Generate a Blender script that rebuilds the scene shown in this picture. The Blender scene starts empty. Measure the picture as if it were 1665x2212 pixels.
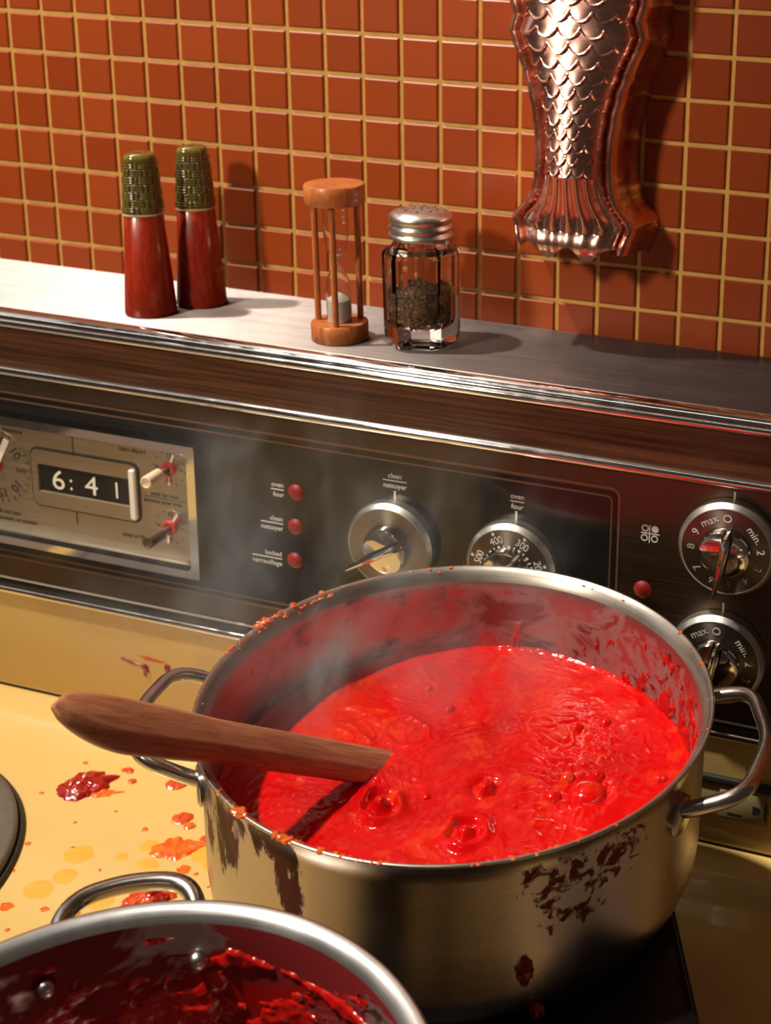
import bpy, bmesh, math, random
from mathutils import Vector, Matrix, noise as mnoise

# ------------------------------------------------------------------ scale
S = 0.03            # one tile pitch (the working unit below) in metres
ZO = 47.6           # height of the working origin above the floor, in units
def W(p):
    return Vector((p[0]*S, p[1]*S, (p[2]+ZO)*S))
sc = bpy.context.scene
COL = sc.collection
PI = math.pi
random.seed(7)

# ------------------------------------------------------------------ camera
cam_d = bpy.data.cameras.new('camera')
cam = bpy.data.objects.new('camera', cam_d)
COL.objects.link(cam)
pan, tilt, roll = -0.2598, 0.25459, 0.04493
fw = Vector((math.sin(pan)*math.cos(tilt), math.cos(pan)*math.cos(tilt), -math.sin(tilt)))
rt = Vector((math.cos(pan), -math.sin(pan), 0))
up = rt.cross(fw)
r2 = math.cos(roll)*rt + math.sin(roll)*up
u2 = -math.sin(roll)*rt + math.cos(roll)*up
m = Matrix((r2, u2, -fw)).transposed().to_4x4()
m.translation = W((25.09408, -28.24133, 3.01737))
cam.matrix_world = m
cam_d.sensor_fit = 'HORIZONTAL'
cam_d.sensor_width = 36.0
cam_d.lens = 36.0*2819.317/1665.0
cam_d.shift_x = (832.5-1430.978)/1665.0
cam_d.shift_y = (555.872-1106.0)/1665.0
cam_d.clip_start = 0.02
cam_d.dof.use_dof = True
cam_d.dof.focus_distance = 23.5*S
cam_d.dof.aperture_fstop = 15.0
sc.camera = cam

# ------------------------------------------------------------------ light
world = bpy.data.worlds.new('world')
sc.world = world
world.use_nodes = True
world.node_tree.nodes['Background'].inputs[0].default_value = (0.90, 0.62, 0.44, 1)
world.node_tree.nodes['Background'].inputs[1].default_value = 0.05

def aim(o, direction):
    o.rotation_euler = Vector(direction).to_track_quat('-Z', 'Y').to_euler()
sun_d = bpy.data.lights.new('sun', 'SUN')
sun = bpy.data.objects.new('sun', sun_d); COL.objects.link(sun)
sun_d.energy = 4.6
sun_d.angle = math.radians(2.2)
sun_d.color = (1.0, 0.92, 0.79)
sun.location = W((0, -10, 60))
aim(sun, (0.50, 0.20, -1.0))

spot_d = bpy.data.lights.new('kitchen_spot', 'SPOT')
spot = bpy.data.objects.new('kitchen_spot', spot_d); COL.objects.link(spot)
spot_d.energy = 70.0
spot_d.color = (1.0, 0.84, 0.66)
spot_d.shadow_soft_size = 0.09
spot_d.spot_size = math.radians(41)
spot_d.spot_blend = 0.9
_sp = Vector((-8.0, -46.0, 21.0)); _tg = Vector((7.0, 0.0, -0.5))
spot.location = W(_sp)
aim(spot, _tg-_sp)

fill_d = bpy.data.lights.new('fill_light', 'AREA')  # unseen area lamp added at the left for fill and metal reflections
fill = bpy.data.objects.new('fill_light', fill_d); COL.objects.link(fill)
fill_d.shape = 'RECTANGLE'; fill_d.size = 1.1; fill_d.size_y = 1.3
fill_d.energy = 3.0
fill_d.color = (1.0, 0.95, 0.88)
_wp = Vector((-46.0, 0.0, 24.0))
fill.location = W(_wp)
aim(fill, Vector((8, -5, -9))-_wp)

strip_d = bpy.data.lights.new('highlight_strip', 'AREA')  # unseen strip lamp added to draw white lines in the chrome
strip = bpy.data.objects.new('highlight_strip', strip_d); COL.objects.link(strip)
strip_d.shape = 'RECTANGLE'; strip_d.size = 2.6; strip_d.size_y = 0.05
strip_d.energy = 2.4
strip_d.color = (1.0, 0.97, 0.92)
strip.location = W((-22.0, -24.0, 36.0))
strip.rotation_euler = (0, 0, 0)

sc.view_settings.view_transform = 'Standard'
sc.view_settings.look = 'None'
sc.view_settings.gamma = 1.0
sc.view_settings.use_curve_mapping = False
sc.view_settings.exposure = 0.0
sc.cycles.max_bounces = 8; sc.cycles.diffuse_bounces = 3; sc.cycles.glossy_bounces = 4
sc.cycles.transmission_bounces = 8; sc.cycles.volume_bounces = 0; sc.cycles.transparent_max_bounces = 6
sc.cycles.volume_step_rate = 10.0; sc.cycles.volume_max_steps = 32
sc.cycles.adaptive_threshold = 0.05

# ------------------------------------------------------------------ materials
class NT:
    def __init__(s, name):
        s.m = bpy.data.materials.new(name); s.m.use_nodes = True
        s.t = s.m.node_tree; s.n = s.t.nodes; s.l = s.t.links
        s.p = s.n['Principled BSDF']; s.out = s.n['Material Output']
    def new(s, typ, **kw):
        nd = s.n.new(typ)
        for k, v in kw.items(): setattr(nd, k, v)
        return nd
    def put(s, sock, v):
        if hasattr(v, 'is_output') or isinstance(v, bpy.types.NodeSocket): s.l.new(v, sock)
        elif v is not None: sock.default_value = v
    def math(s, op, a, b=None, c=None, clamp=False):
        nd = s.new('ShaderNodeMath', operation=op, use_clamp=clamp)
        for i, v in enumerate((a, b, c)):
            if v is not None: s.put(nd.inputs[i], v)
        return nd.outputs[0]
    def coord(s, kind='Object', scale=None, rot=None, loc=None):
        o = s.new('ShaderNodeTexCoord').outputs[kind]
        if scale or rot or loc:
            mp = s.new('ShaderNodeMapping'); s.l.new(o, mp.inputs[0])
            if scale: mp.inputs['Scale'].default_value = scale
            if rot: mp.inputs['Rotation'].default_value = rot
            if loc: mp.inputs['Location'].default_value = loc
            o = mp.outputs[0]
        return o
    def noise(s, vec, scale, detail=3, rough=0.55, dist=0.0):
        nd = s.new('ShaderNodeTexNoise')
        if vec is not None: s.l.new(vec, nd.inputs['Vector'])
        nd.inputs['Scale'].default_value = scale; nd.inputs['Detail'].default_value = detail
        nd.inputs['Roughness'].default_value = rough; nd.inputs['Distortion'].default_value = dist
        return nd.outputs['Fac']
    def ramp(s, fac, stops, interp='LINEAR'):
        nd = s.new('ShaderNodeValToRGB'); cr = nd.color_ramp; cr.interpolation = interp
        while len(cr.elements) < len(stops): cr.elements.new(0.5)
        for e, (p, c) in zip(cr.elements, stops):
            e.position = p; e.color = (*c, 1) if len(c) == 3 else c
        s.l.new(fac, nd.inputs[0]); return nd.outputs[0]
    def rng(s, v, a, b, c=0.0, d=1.0, smooth=False):
        nd = s.new('ShaderNodeMapRange'); nd.interpolation_type = 'SMOOTHSTEP' if smooth else 'LINEAR'
        s.put(nd.inputs[0], v)
        for i, x in enumerate((a, b, c, d)): nd.inputs[i+1].default_value = x
        return nd.outputs[0]
    def mix(s, fac, a, b, mode='MIX'):
        nd = s.new('ShaderNodeMix', data_type='RGBA', blend_type=mode)
        s.put(nd.inputs[0], fac); s.put(nd.inputs[6], a if not isinstance(a, tuple) else (*a[:3], 1)); s.put(nd.inputs[7], b if not isinstance(b, tuple) else (*b[:3], 1))
        return nd.outputs[2]
    def bump(s, h, strength=0.2, dist=0.001, normal=None):
        nd = s.new('ShaderNodeBump'); nd.inputs['Strength'].default_value = strength; nd.inputs['Distance'].default_value = dist
        s.l.new(h, nd.inputs['Height'])
        if normal is not None: s.l.new(normal, nd.inputs['Normal'])
        s.l.new(nd.outputs[0], s.p.inputs['Normal']); return nd.outputs[0]
    def set(s, **kw):
        for k, v in kw.items():
            key = {'color': 'Base Color', 'rough': 'Roughness', 'metal': 'Metallic', 'ior': 'IOR', 'trans': 'Transmission Weight',
                   'coat': 'Coat Weight', 'coatr': 'Coat Roughness', 'spec': 'Specular IOR Level', 'sss': 'Subsurface Weight',
                   'sssr': 'Subsurface Radius', 'ssss': 'Subsurface Scale', 'aniso': 'Anisotropic', 'ecol': 'Emission Color', 'estr': 'Emission Strength'}[k]
            if isinstance(v, tuple) and k in ('color', 'ecol'): v = (*v[:3], 1)
            s.put(s.p.inputs[key], v)
        return s

M = {}
def plain(name, color, rough=0.5, metal=0.0, var=0.12, scale=60, **kw):
    a = NT(name); f = a.noise(a.coord('Object'), scale, 3)
    lo = tuple(c*(1-var) for c in color); hi = tuple(min(1, c*(1+var)) for c in color)
    a.set(color=a.mix(f, lo, hi), rough=rough, metal=metal, **kw)
    M[name] = a.m; return a

# tiles: glazed terracotta, each a little different
a = NT('tile'); oi = a.new('ShaderNodeObjectInfo')
f = a.noise(a.coord('Object'), 45, 3)
c1 = a.mix(oi.outputs['Random'], (0.30, 0.046, 0.006), (0.375, 0.066, 0.010))
a.set(color=a.mix(a.math('MULTIPLY', f, 0.35), c1, (0.24, 0.036, 0.006)), rough=a.rng(f, 0, 1, 0.30, 0.42), spec=0.35)
a.bump(a.noise(a.coord('Object'), 22, 2), 0.12, 0.001)
M['tile'] = a.m
a = NT('tile_field'); f = a.noise(a.coord('Object'), 30, 2)
a.set(color=a.mix(f, (0.30, 0.046, 0.006), (0.375, 0.066, 0.010)), rough=0.35, spec=0.35); M['tile_field'] = a.m
a = NT('grout'); f = a.noise(a.coord('Object'), 150, 4)
a.set(color=a.mix(f, (0.58, 0.31, 0.075), (0.88, 0.55, 0.18)), rough=0.9, spec=0.15)
a.bump(f, 0.3, 0.001); M['grout'] = a.m

def brushed(name, color, rough, stretch=(2, 260, 260), strength=0.12, var=0.25, aniso=0.0):
    a = NT(name)
    f = a.noise(a.coord('Object', scale=stretch), 6, 4, 0.6)
    g = a.noise(a.coord('Object'), 30, 3)
    lo = tuple(c*(1-var) for c in color)
    a.set(color=a.mix(f, lo, color), metal=1.0, rough=a.math('ADD', a.rng(f, .25, .75, rough*0.8, rough*1.25), a.rng(g, .4, .8, 0, .06)), aniso=aniso)
    a.bump(f, strength, 0.0004); M[name] = a.m; return a
a = brushed('brushed_shelf', (0.33, 0.28, 0.265), 0.42, (1.2, 300, 300), 0.14, 0.6)
tg_ = a.new('ShaderNodeCombineXYZ'); tg_.inputs[0].default_value = -0.17; tg_.inputs[1].default_value = 0.985
a.set(aniso=0.96); a.l.new(tg_.outputs[0], a.p.inputs['Tangent'])
brushed('bronze_panel', (0.15, 0.105, 0.075), 0.40, (2, 300, 300), 0.08)
brushed('aluminium_face', (0.66, 0.57, 0.44), 0.36, (3, 200, 200), 0.08)
brushed('pot_rod', (0.58, 0.54, 0.50), 0.22, (10, 10, 10), 0.02, 0.15)
a = NT('chrome'); f = a.noise(a.coord('Object'), 80, 3); a.set(color=(0.78, 0.77, 0.76), metal=1.0, rough=a.rng(f, .3, .8, 0.04, 0.12)); M['chrome'] = a.m
a = NT('knob_face')
co = a.coord('Object'); sep = a.new('ShaderNodeSeparateXYZ'); a.l.new(co, sep.inputs[0])
rr = a.math('SQRT', a.math('ADD', a.math('MULTIPLY', sep.outputs[0], sep.outputs[0]), a.math('MULTIPLY', sep.outputs[2], sep.outputs[2])))
ring = a.new('ShaderNodeTexNoise', noise_dimensions='1D'); a.l.new(a.math('MULTIPLY', rr, 2600.0), ring.inputs['W']); ring.inputs['Scale'].default_value = 1.0
tn = a.new('ShaderNodeTangent', direction_type='RADIAL', axis='Y'); a.l.new(tn.outputs[0], a.p.inputs['Tangent'])
a.set(color=(0.25, 0.21, 0.175), metal=1.0, rough=0.36, aniso=0.9); a.p.inputs['Anisotropic Rotation'].default_value = 0.25
a.bump(ring.outputs['Fac'], 0.10, 0.0002); M['knob_face'] = a.m
brushed('knob_ring', (0.72, 0.68, 0.63), 0.34, (8, 8, 8), 0.0, 0.1)

plain('black_glass', (0.013, 0.011, 0.010), 0.16, var=0.3, spec=0.5)
plain('hob_glass', (0.004, 0.004, 0.004), 0.22, var=0.3, spec=0.25)
plain('hob_body', (0.006, 0.006, 0.006), 0.5, var=0.3, spec=0.3)
plain('bronze_line', (0.24, 0.13, 0.075), 0.4, 0.6)
plain('white_print', (0.74, 0.71, 0.65), 0.6)
plain('grey_print', (0.40, 0.36, 0.31), 0.6)
plain('dark_print', (0.04, 0.03, 0.022), 0.6)
plain('clock_black', (0.012, 0.012, 0.010), 0.35)
plain('clock_red', (0.55, 0.02, 0.012), 0.35)
plain('cream_plastic', (0.78, 0.60, 0.40), 0.35)
plain('brown_plastic', (0.10, 0.05, 0.03), 0.3)
plain('white_plastic', (0.80, 0.76, 0.68), 0.35)
plain('outlet_plastic', (0.30, 0.24, 0.11), 0.4)
plain('outlet_dark', (0.012, 0.010, 0.008), 0.6)
plain('gap_black', (0.010, 0.008, 0.006), 0.8)
plain('cast_iron', (0.12, 0.092, 0.072), 0.42, var=0.25, scale=200)
plain('cast_iron_dark', (0.022, 0.019, 0.016), 0.5, var=0.25, scale=200)
a = plain('red_lens', (0.24, 0.010, 0.010), 0.42, spec=0.5)
a.set(sss=0.25, ssss=0.004)
a = plain('enamel', (0.66, 0.435, 0.148), 0.17, var=0.05, scale=12, spec=0.5)
g = a.noise(a.coord('Object'), 9, 3); a.put(a.p.inputs['Roughness'], a.rng(g, .35, .75, 0.13, 0.24))
a.set(coat=0.3, coatr=0.06)

# dark veneer
a = NT('wood_veneer')
f = a.noise(a.coord('Object', scale=(3, 150, 150)), 2.2, 5, 0.6, 0.6)
g = a.noise(a.coord('Object', scale=(12, 700, 700)), 1.5, 3)
cc = a.mix(a.rng(f, .35, .68), (0.045, 0.016, 0.008), (0.17, 0.066, 0.028))
a.set(color=a.mix(a.math('MULTIPLY', g, 0.5), cc, (0.013, 0.006, 0.003)), rough=0.34, spec=0.4); M['wood_veneer'] = a.m

def wood(name, light, dark, scale=(14, 120, 120), rough=0.45, coat=0.0, kind='Object'):
    a = NT(name)
    v = a.coord(kind, scale=scale)
    f = a.noise(v, 2.0, 6, 0.62, 1.2)
    g = a.noise(a.coord(kind, scale=tuple(x*3 for x in scale)), 3.0, 3)
    c = a.ramp(f, [(0.28, dark), (0.5, tuple((p+q)/2 for p, q in zip(light, dark))), (0.72, light)])
    a.set(color=a.mix(a.math('MULTIPLY', a.rng(g, .45, .7), 0.45), c, tuple(x*0.6 for x in dark)), rough=rough, coat=coat, coatr=0.1)
    a.bump(g, 0.15, 0.0004); M[name] = a.m; return a
wood('shaker_wood', (0.40, 0.034, 0.008), (0.20, 0.008, 0.003), (120, 120, 12), 0.26, 0.5)
wood('timer_wood', (0.56, 0.19, 0.050), (0.36, 0.085, 0.020), (50, 50, 12), 0.38, 0.2)
a = wood('spoon_wood', (0.62, 0.26, 0.125), (0.33, 0.10, 0.042), (9, 110, 110), 0.5, 0.05)

a = NT('green_glaze'); f = a.noise(a.coord('Object'), 90, 3)
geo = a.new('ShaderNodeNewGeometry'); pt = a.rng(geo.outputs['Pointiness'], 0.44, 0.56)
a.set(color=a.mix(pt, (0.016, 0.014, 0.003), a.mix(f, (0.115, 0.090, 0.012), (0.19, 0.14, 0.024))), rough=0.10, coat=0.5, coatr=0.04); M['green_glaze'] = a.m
plain('hole_black', (0.012, 0.010, 0.006), 0.8)
plain('glaze_lip', (0.55, 0.40, 0.24), 0.25)

def glass(name, tint=(1, 1, 1), rough=0.0):
    a = NT(name); a.set(color=tint, rough=rough, trans=1.0, ior=1.5); M[name] = a.m; return a
glass('clear_glass', (0.985, 0.985, 0.98)); glass('thin_glass', (0.99, 0.99, 0.99))
M['thin_glass'].node_tree.nodes['Principled BSDF'].inputs['IOR'].default_value = 1.40
plain('sand', (0.82, 0.76, 0.68), 0.9, scale=900)
a = NT('pepper'); v = a.new('ShaderNodeTexVoronoi'); a.l.new(a.coord('Object'), v.inputs['Vector']); v.inputs['Scale'].default_value = 900
a.set(color=a.ramp(a.math('ADD', a.math('MULTIPLY', v.outputs['Color'], 0.6), 0.0), [(0.0, (0.012, 0.007, 0.003)), (0.22, (0.06, 0.030, 0.010)), (0.4, (0.20, 0.10, 0.03)), (0.58, (0.50, 0.30, 0.10))]), rough=0.8)
a.bump(v.outputs['Distance'], 0.8, 0.001); M['pepper'] = a.m
a = brushed('lid_metal', (0.72, 0.69, 0.65), 0.33, (40, 40, 40), 0.05, 0.2)
a = NT('copper'); f = a.noise(a.coord('Object'), 55, 4); g = a.noise(a.coord('Object'), 260, 2)
a.set(color=a.mix(f, (0.78, 0.40, 0.32), (0.92, 0.58, 0.49)), metal=1.0, rough=a.math('ADD', a.rng(f, .35, .75, 0.20, 0.34), a.rng(g, .62, .75, 0, .10))); M['copper'] = a.m

# stainless pot with stains; UV: u = angle / 2pi, v = height above base in units / 10
def pot_metal(name, base, rough, stains, soft=0.05):
    a = NT(name)
    uv = a.coord('UV'); sep = a.new('ShaderNodeSeparateXYZ'); a.l.new(uv, sep.inputs[0])
    U, V = sep.outputs[0], sep.outputs[1]
    br = a.noise(a.coord('UV', scale=(6, 500, 1)), 1.5, 4, 0.6)
    cl = a.noise(a.coord('Object'), 26, 4)
    lo = tuple(c*0.72 for c in base)
    metal_c = a.mix(cl, lo, base)
    a.set(metal=1.0)
    rough_s = a.math('ADD', a.rng(br, .25, .75, rough*0.85, rough*1.2), a.rng(cl, .4, .8, 0, .10))
    mask = None; stain_c = None
    for (u0, v0, ru, rv, sx, sy, thr, seed, col) in stains:
        n = a.noise(a.coord('UV', scale=(sx, sy, 1), loc=(seed, seed*1.7, 0)), 1.0, 4, 0.66, 0.6)
        du = a.math('DIVIDE', a.math('SUBTRACT', U, u0), ru); dv = a.math('DIVIDE', a.math('SUBTRACT', V, v0), rv)
        d = a.math('ADD', a.math('MULTIPLY', du, du), a.math('MULTIPLY', dv, dv))
        k = a.rng(a.math('SUBTRACT', n, a.math('MULTIPLY', d, 0.22)), thr-soft*.3, thr+soft)
        stain_c = (*col, 1) if stain_c is None else a.mix(k, stain_c, col)
        mask = k if mask is None else a.math('MAXIMUM', mask, k)
    if mask is None:
        a.set(color=metal_c, rough=rough_s)
    else:
        a.set(color=a.mix(mask, metal_c, stain_c), rough=a.math('ADD', a.math('MULTIPLY', mask, 0.12), rough_s), metal=a.math('SUBTRACT', 1.0, mask), spec=a.math('SUBTRACT', 0.5, a.math('MULTIPLY', mask, 0.42)))
    a.bump(br, 0.06, 0.0006); M[name] = a.m; return a

DRY = (0.080, 0.010, 0.007); BRN = (0.17, 0.038, 0.012); RED = (0.42, 0.010, 0.006); DRED = (0.20, 0.008, 0.006); ORG = (0.62, 0.11, 0.012)
pot_metal('pot_outside', (0.50, 0.44, 0.43), 0.25, [
    (0.612, 0.27, 0.030, 0.10, 62, 7, 0.42, 3.1, DRY), (0.655, 0.27, 0.030, 0.10, 80, 7, 0.40, 8.3, DRY), (0.718, 0.245, 0.010, 0.13, 110, 12, 0.33, 5.9, DRY), (0.690, 0.30, 0.030, 0.05, 60, 14, 0.36, 6.6, DRY), (0.635, 0.22, 0.05, 0.08, 95, 8, 0.47, 4.4, DRY),
    (0.640, 0.24, 0.06, 0.10, 220, 30, 0.56, 2.2, DRY),
    (0.872, 0.262, 0.035, 0.045, 110, 36, 0.445, 1.4, BRN), (0.905, 0.25, 0.035, 0.06, 120, 40, 0.48, 7.7, BRN), (0.885, 0.19, 0.022, 0.030, 110, 46, 0.43, 4.6, BRN), (0.915, 0.27, 0.03, 0.05, 150, 60, 0.50, 9.2, BRN), (0.865, 0.22, 0.012, 0.06, 130, 60, 0.46, 2.9, BRN)])
pot_metal('pot_inside', (0.52, 0.43, 0.41), 0.32, [
    (0.30, 0.20, 0.40, 0.14, 16, 9, 0.47, 2.6, (0.24, 0.026, 0.024)), (0.36, 0.27, 0.20, 0.08, 40, 24, 0.54, 4.1, (0.13, 0.010, 0.010)), (0.16, 0.20, 0.18, 0.10, 40, 14, 0.50, 6.2, DRED),
    (0.08, 0.20, 0.14, 0.12, 60, 9, 0.50, 1.9, DRED), (0.13, 0.24, 0.09, 0.07, 80, 12, 0.58, 3.7, (0.40, 0.06, 0.012)), (0.25, 0.165, 0.5, 0.045, 20, 16, 0.46, 8.8, (0.15, 0.006, 0.006))], 0.14)
pot_metal('pot_rim', (0.66, 0.60, 0.53), 0.30, [
    (0.44, 0.33, 0.14, 0.05, 90, 60, 0.60, 2.4, (0.45, 0.17, 0.035)), (0.30, 0.33, 0.16, 0.05, 120, 90, 0.63, 6.4, (0.40, 0.14, 0.03)), (0.70, 0.33, 0.10, 0.05, 120, 90, 0.60, 1.2, ORG), (0.10, 0.33, 0.20, 0.05, 140, 90, 0.66, 5.2, (0.45, 0.17, 0.035))])
pot_metal('front_pot_outside', (0.60, 0.57, 0.54), 0.25, [])
pot_metal('front_pot_rim', (0.80, 0.79, 0.78), 0.30, [])
pot_metal('front_pot_inside', (0.52, 0.42, 0.40), 0.33, [
    (0.30, 0.55, 0.45, 0.20, 9, 7, 0.40, 1.6, (0.20, 0.020, 0.020)), (0.30, 0.46, 0.5, 0.15, 14, 20, 0.42, 3.3, (0.26, 0.006, 0.006)), (0.25, 0.52, 0.4, 0.10, 24, 34, 0.50, 5.5, (0.30, 0.006, 0.006)),
    (0.20, 0.57, 0.2, 0.06, 60, 60, 0.58, 7.1, (0.32, 0.010, 0.006)), (0.3, 0.36, 0.6, 0.14, 10, 8, 0.34, 2.1, (0.26, 0.006, 0.006))])

a = NT('sauce')
co = a.coord('Object')
f = a.noise(co, 22, 5, 0.6, 0.8); g = a.noise(co, 60, 4, 0.6, 0.4); h = a.noise(co, 9, 3, 0.5, 0.8)
c = a.mix(a.rng(f, .35, .7), (0.52, 0.002, 0.003), (0.62, 0.004, 0.003))
c = a.mix(a.math('MULTIPLY', a.rng(g, .56, .74), 0.85), c, (0.70, 0.045, 0.010))
c = a.mix(a.math('MULTIPLY', a.rng(h, .52, .72), 0.5), c, (0.68, 0.050, 0.010))
a.set(color=c, rough=a.rng(g, .3, .75, 0.07, 0.16), spec=0.36, sss=0.15, ssss=0.005, sssr=(1.0, 0.10, 0.03))
a.bump(a.math('ADD', a.math('MULTIPLY', g, 0.6), a.math('MULTIPLY', a.noise(co, 210, 3, 0.6, 1.0), 0.15)), 0.30, 0.003); M['sauce'] = a.m
def spill_mat(name, col, col2, rough=0.12, thick=True, alpha=1.0):
    a = NT(name); f = a.noise(a.coord('Object'), 130, 4, 0.6, 1.0)
    a.set(color=a.mix(a.rng(f, .38, .66), col, col2), rough=rough, spec=0.5, coat=0.4, coatr=0.05)
    if thick: a.bump(f, 0.5, 0.0015)
    M[name] = a.m; return a
spill_mat('spill_red', (0.26, 0.002, 0.004), (0.42, 0.010, 0.006), 0.09)
spill_mat('spill_orange', (0.72, 0.16, 0.012), (0.62, 0.055, 0.010))
spill_mat('spill_redorange', (0.55, 0.035, 0.012), (0.68, 0.12, 0.018))
spill_mat('spill_stain', (0.74, 0.36, 0.045), (0.76, 0.40, 0.06), 0.3, False)
spill_mat('spill_dark', (0.22, 0.006, 0.008), (0.30, 0.010, 0.010))
spill_mat('residue', (0.40, 0.004, 0.004), (0.55, 0.012, 0.006))
spill_mat('crumb', (0.62, 0.14, 0.015), (0.55, 0.05, 0.012))

# ------------------------------------------------------------------ mesh helpers
BASE = {}
def raw(name, verts, faces, mat, parent=None, smooth=True, uvs=None, mats=None, midx=None, autosmooth=None, base=None):
    b = Vector(base) if base is not None else (BASE[parent.name] if parent is not None else Vector((0, 0, 0)))
    me = bpy.data.meshes.new(name)
    if base is not None or parent is not None: vv = [((p[0]-b[0])*S, (p[1]-b[1])*S, (p[2]-b[2])*S) for p in verts]
    else: vv = [tuple(W(p)) for p in verts]
    me.from_pydata(vv, [], faces); me.update()
    if uvs is not None:
        ul = me.uv_layers.new(name='UVMap')
        for pl in me.polygons:
            for li in pl.loop_indices:
                ul.data[li].uv = uvs[me.loops[li].vertex_index]
    for mm in (mats or [mat]): me.materials.append(M[mm])
    if midx is not None:
        for pl, i in zip(me.polygons, midx): pl.material_index = i
    bm = bmesh.new(); bm.from_mesh(me)
    bmesh.ops.recalc_face_normals(bm, faces=bm.faces); bm.to_mesh(me); bm.free()
    if smooth:
        for pl in me.polygons: pl.use_smooth = True
        if autosmooth is not None: me.set_sharp_from_angle(angle=math.radians(autosmooth))
    o = bpy.data.objects.new(name, me); COL.objects.link(o)
    if parent is not None: o.parent = parent
    if base is not None and parent is None: o.location = W(b)
    BASE[o.name] = b
    return o
def mk(name, geo, mat, parent=None, smooth=True, auto=35, base=None, **kw):
    return raw(name, geo[0], geo[1], mat, parent, smooth, geo[2] if len(geo) > 2 else None, autosmooth=auto, base=base, **kw)
def thing(name, label, cat, base, group=None, kind=None):
    o = bpy.data.objects.new(name, None); COL.objects.link(o); o.location = W(base); o.empty_display_size = 0.02
    BASE[o.name] = Vector(base); tag(o, label, cat, group, kind); return o
def tag(o, label=None, cat=None, group=None, kind=None):
    if label: o['label'] = label
    if cat: o['category'] = cat
    if group: o['group'] = group
    if kind: o['kind'] = kind
    return o
def join(*geos):
    v, f = [], []; uv = []; has = all(len(g) > 2 and g[2] is not None for g in geos)
    for g in geos:
        k = len(v); v += list(g[0]); f += [tuple(i+k for i in t) for t in g[1]]
        if has: uv += list(g[2])
    return (v, f, uv) if has else (v, f)
def bm_geo(bm):
    bm.verts.index_update(); g = ([tuple(v.co) for v in bm.verts], [tuple(v.index for v in f.verts) for f in bm.faces]); bm.free(); return g
def box(x0, x1, y0, y1, z0, z1, bevel=0.0, seg=2):
    bm = bmesh.new(); bmesh.ops.create_cube(bm, size=1)
    for v in bm.verts: v.co = Vector(((x0+x1)/2+v.co.x*(x1-x0), (y0+y1)/2+v.co.y*(y1-y0), (z0+z1)/2+v.co.z*(z1-z0)))
    if bevel: bmesh.ops.bevel(bm, geom=list(bm.edges), offset=bevel, segments=seg, affect='EDGES', profile=0.5)
    return bm_geo(bm)
def extr(profile, x0, x1, closed=True, nx=1):
    n = len(profile); v = []; f = []
    for i in range(nx+1):
        x = x0+(x1-x0)*i/nx; v += [(x, y, z) for y, z in profile]
    m_ = n if closed else n-1
    for i in range(nx):
        for j in range(m_): f.append((i*n+j, i*n+(j+1) % n, (i+1)*n+(j+1) % n, (i+1)*n+j))
    if closed: f.append(tuple(range(n))); f.append(tuple(nx*n+j for j in reversed(range(n))))
    return v, f
def lathe(prof, c=(0, 0, 0), n=96, power=2.0, a0=0.0, uvh=0.1):
    """prof: (r, z); c: centre; closed to the axis where r == 0"""
    v, f, uv = [], [], []; rings = []
    for r, z in prof:
        if r <= 1e-6: v.append((c[0], c[1], c[2]+z)); uv.append((0.5, z*uvh)); rings.append([len(v)-1])
        else:
            k = []
            for i in range(n+1):
                t = 2*PI*i/n
                ct, st = math.cos(t), math.sin(t)
                q = (abs(ct)**power+abs(st)**power)**(-1.0/power) if power != 2.0 else 1.0
                tt = t+a0
                v.append((c[0]+r*q*math.cos(tt), c[1]+r*q*math.sin(tt), c[2]+z)); uv.append((i/n, z*uvh)); k.append(len(v)-1)
            rings.append(k)
    for p, q in zip(rings[:-1], rings[1:]):
        if len(p) == 1 and len(q) == 1: continue
        for i in range(n):
            if len(p) == 1: f.append((p[0], q[i], q[i+1]))
            elif len(q) == 1: f.append((p[i], q[0], p[i+1]))
            else: f.append((p[i], q[i], q[i+1], p[i+1]))
    # weld the seam geometrically: the doubled column keeps the UV seam
    return v, f, uv
def ring_y(prof, c, n=64):
    """lathe about the y axis; prof: (r, y offset)"""
    v, f, rings = [], [], []
    for r, y in prof:
        if r <= 1e-6: v.append((c[0], c[1]+y, c[2])); rings.append([len(v)-1])
        else:
            k = []
            for i in range(n):
                t = 2*PI*i/n; v.append((c[0]+r*math.cos(t), c[1]+y, c[2]+r*math.sin(t))); k.append(len(v)-1)
            rings.append(k)
    for p, q in zip(rings[:-1], rings[1:]):
        for i in range(n):
            j = (i+1) % n
            if len(p) == 1: f.append((p[0], q[i], q[j]))
            elif len(q) == 1: f.append((p[i], q[0], p[j]))
            else: f.append((p[i], q[i], q[j], p[j]))
    return v, f
def tube(path, r, n=14, caps=True, rf=None):
    P = [Vector(p) for p in path]; v, f = [], []
    T = [(P[min(i+1, len(P)-1)]-P[max(i-1, 0)]).normalized() for i in range(len(P))]
    nrm = T[0].orthogonal().normalized()
    for i, p in enumerate(P):
        if i: 
            q = T[i-1].rotation_difference(T[i]); nrm = q @ nrm
        nrm = (nrm-T[i]*nrm.dot(T[i])).normalized(); b = T[i].cross(nrm)
        rr = r*(rf(i/(len(P)-1)) if rf else 1)
        for k in range(n):
            t = 2*PI*k/n; v.append(tuple(p+nrm*math.cos(t)*rr+b*math.sin(t)*rr))
    for i in range(len(P)-1):
        for k in range(n): f.append((i*n+k, i*n+(k+1) % n, (i+1)*n+(k+1) % n, (i+1)*n+k))
    if caps: f.append(tuple(range(n))); f.append(tuple((len(P)-1)*n+k for k in reversed(range(n))))
    return v, f
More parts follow.
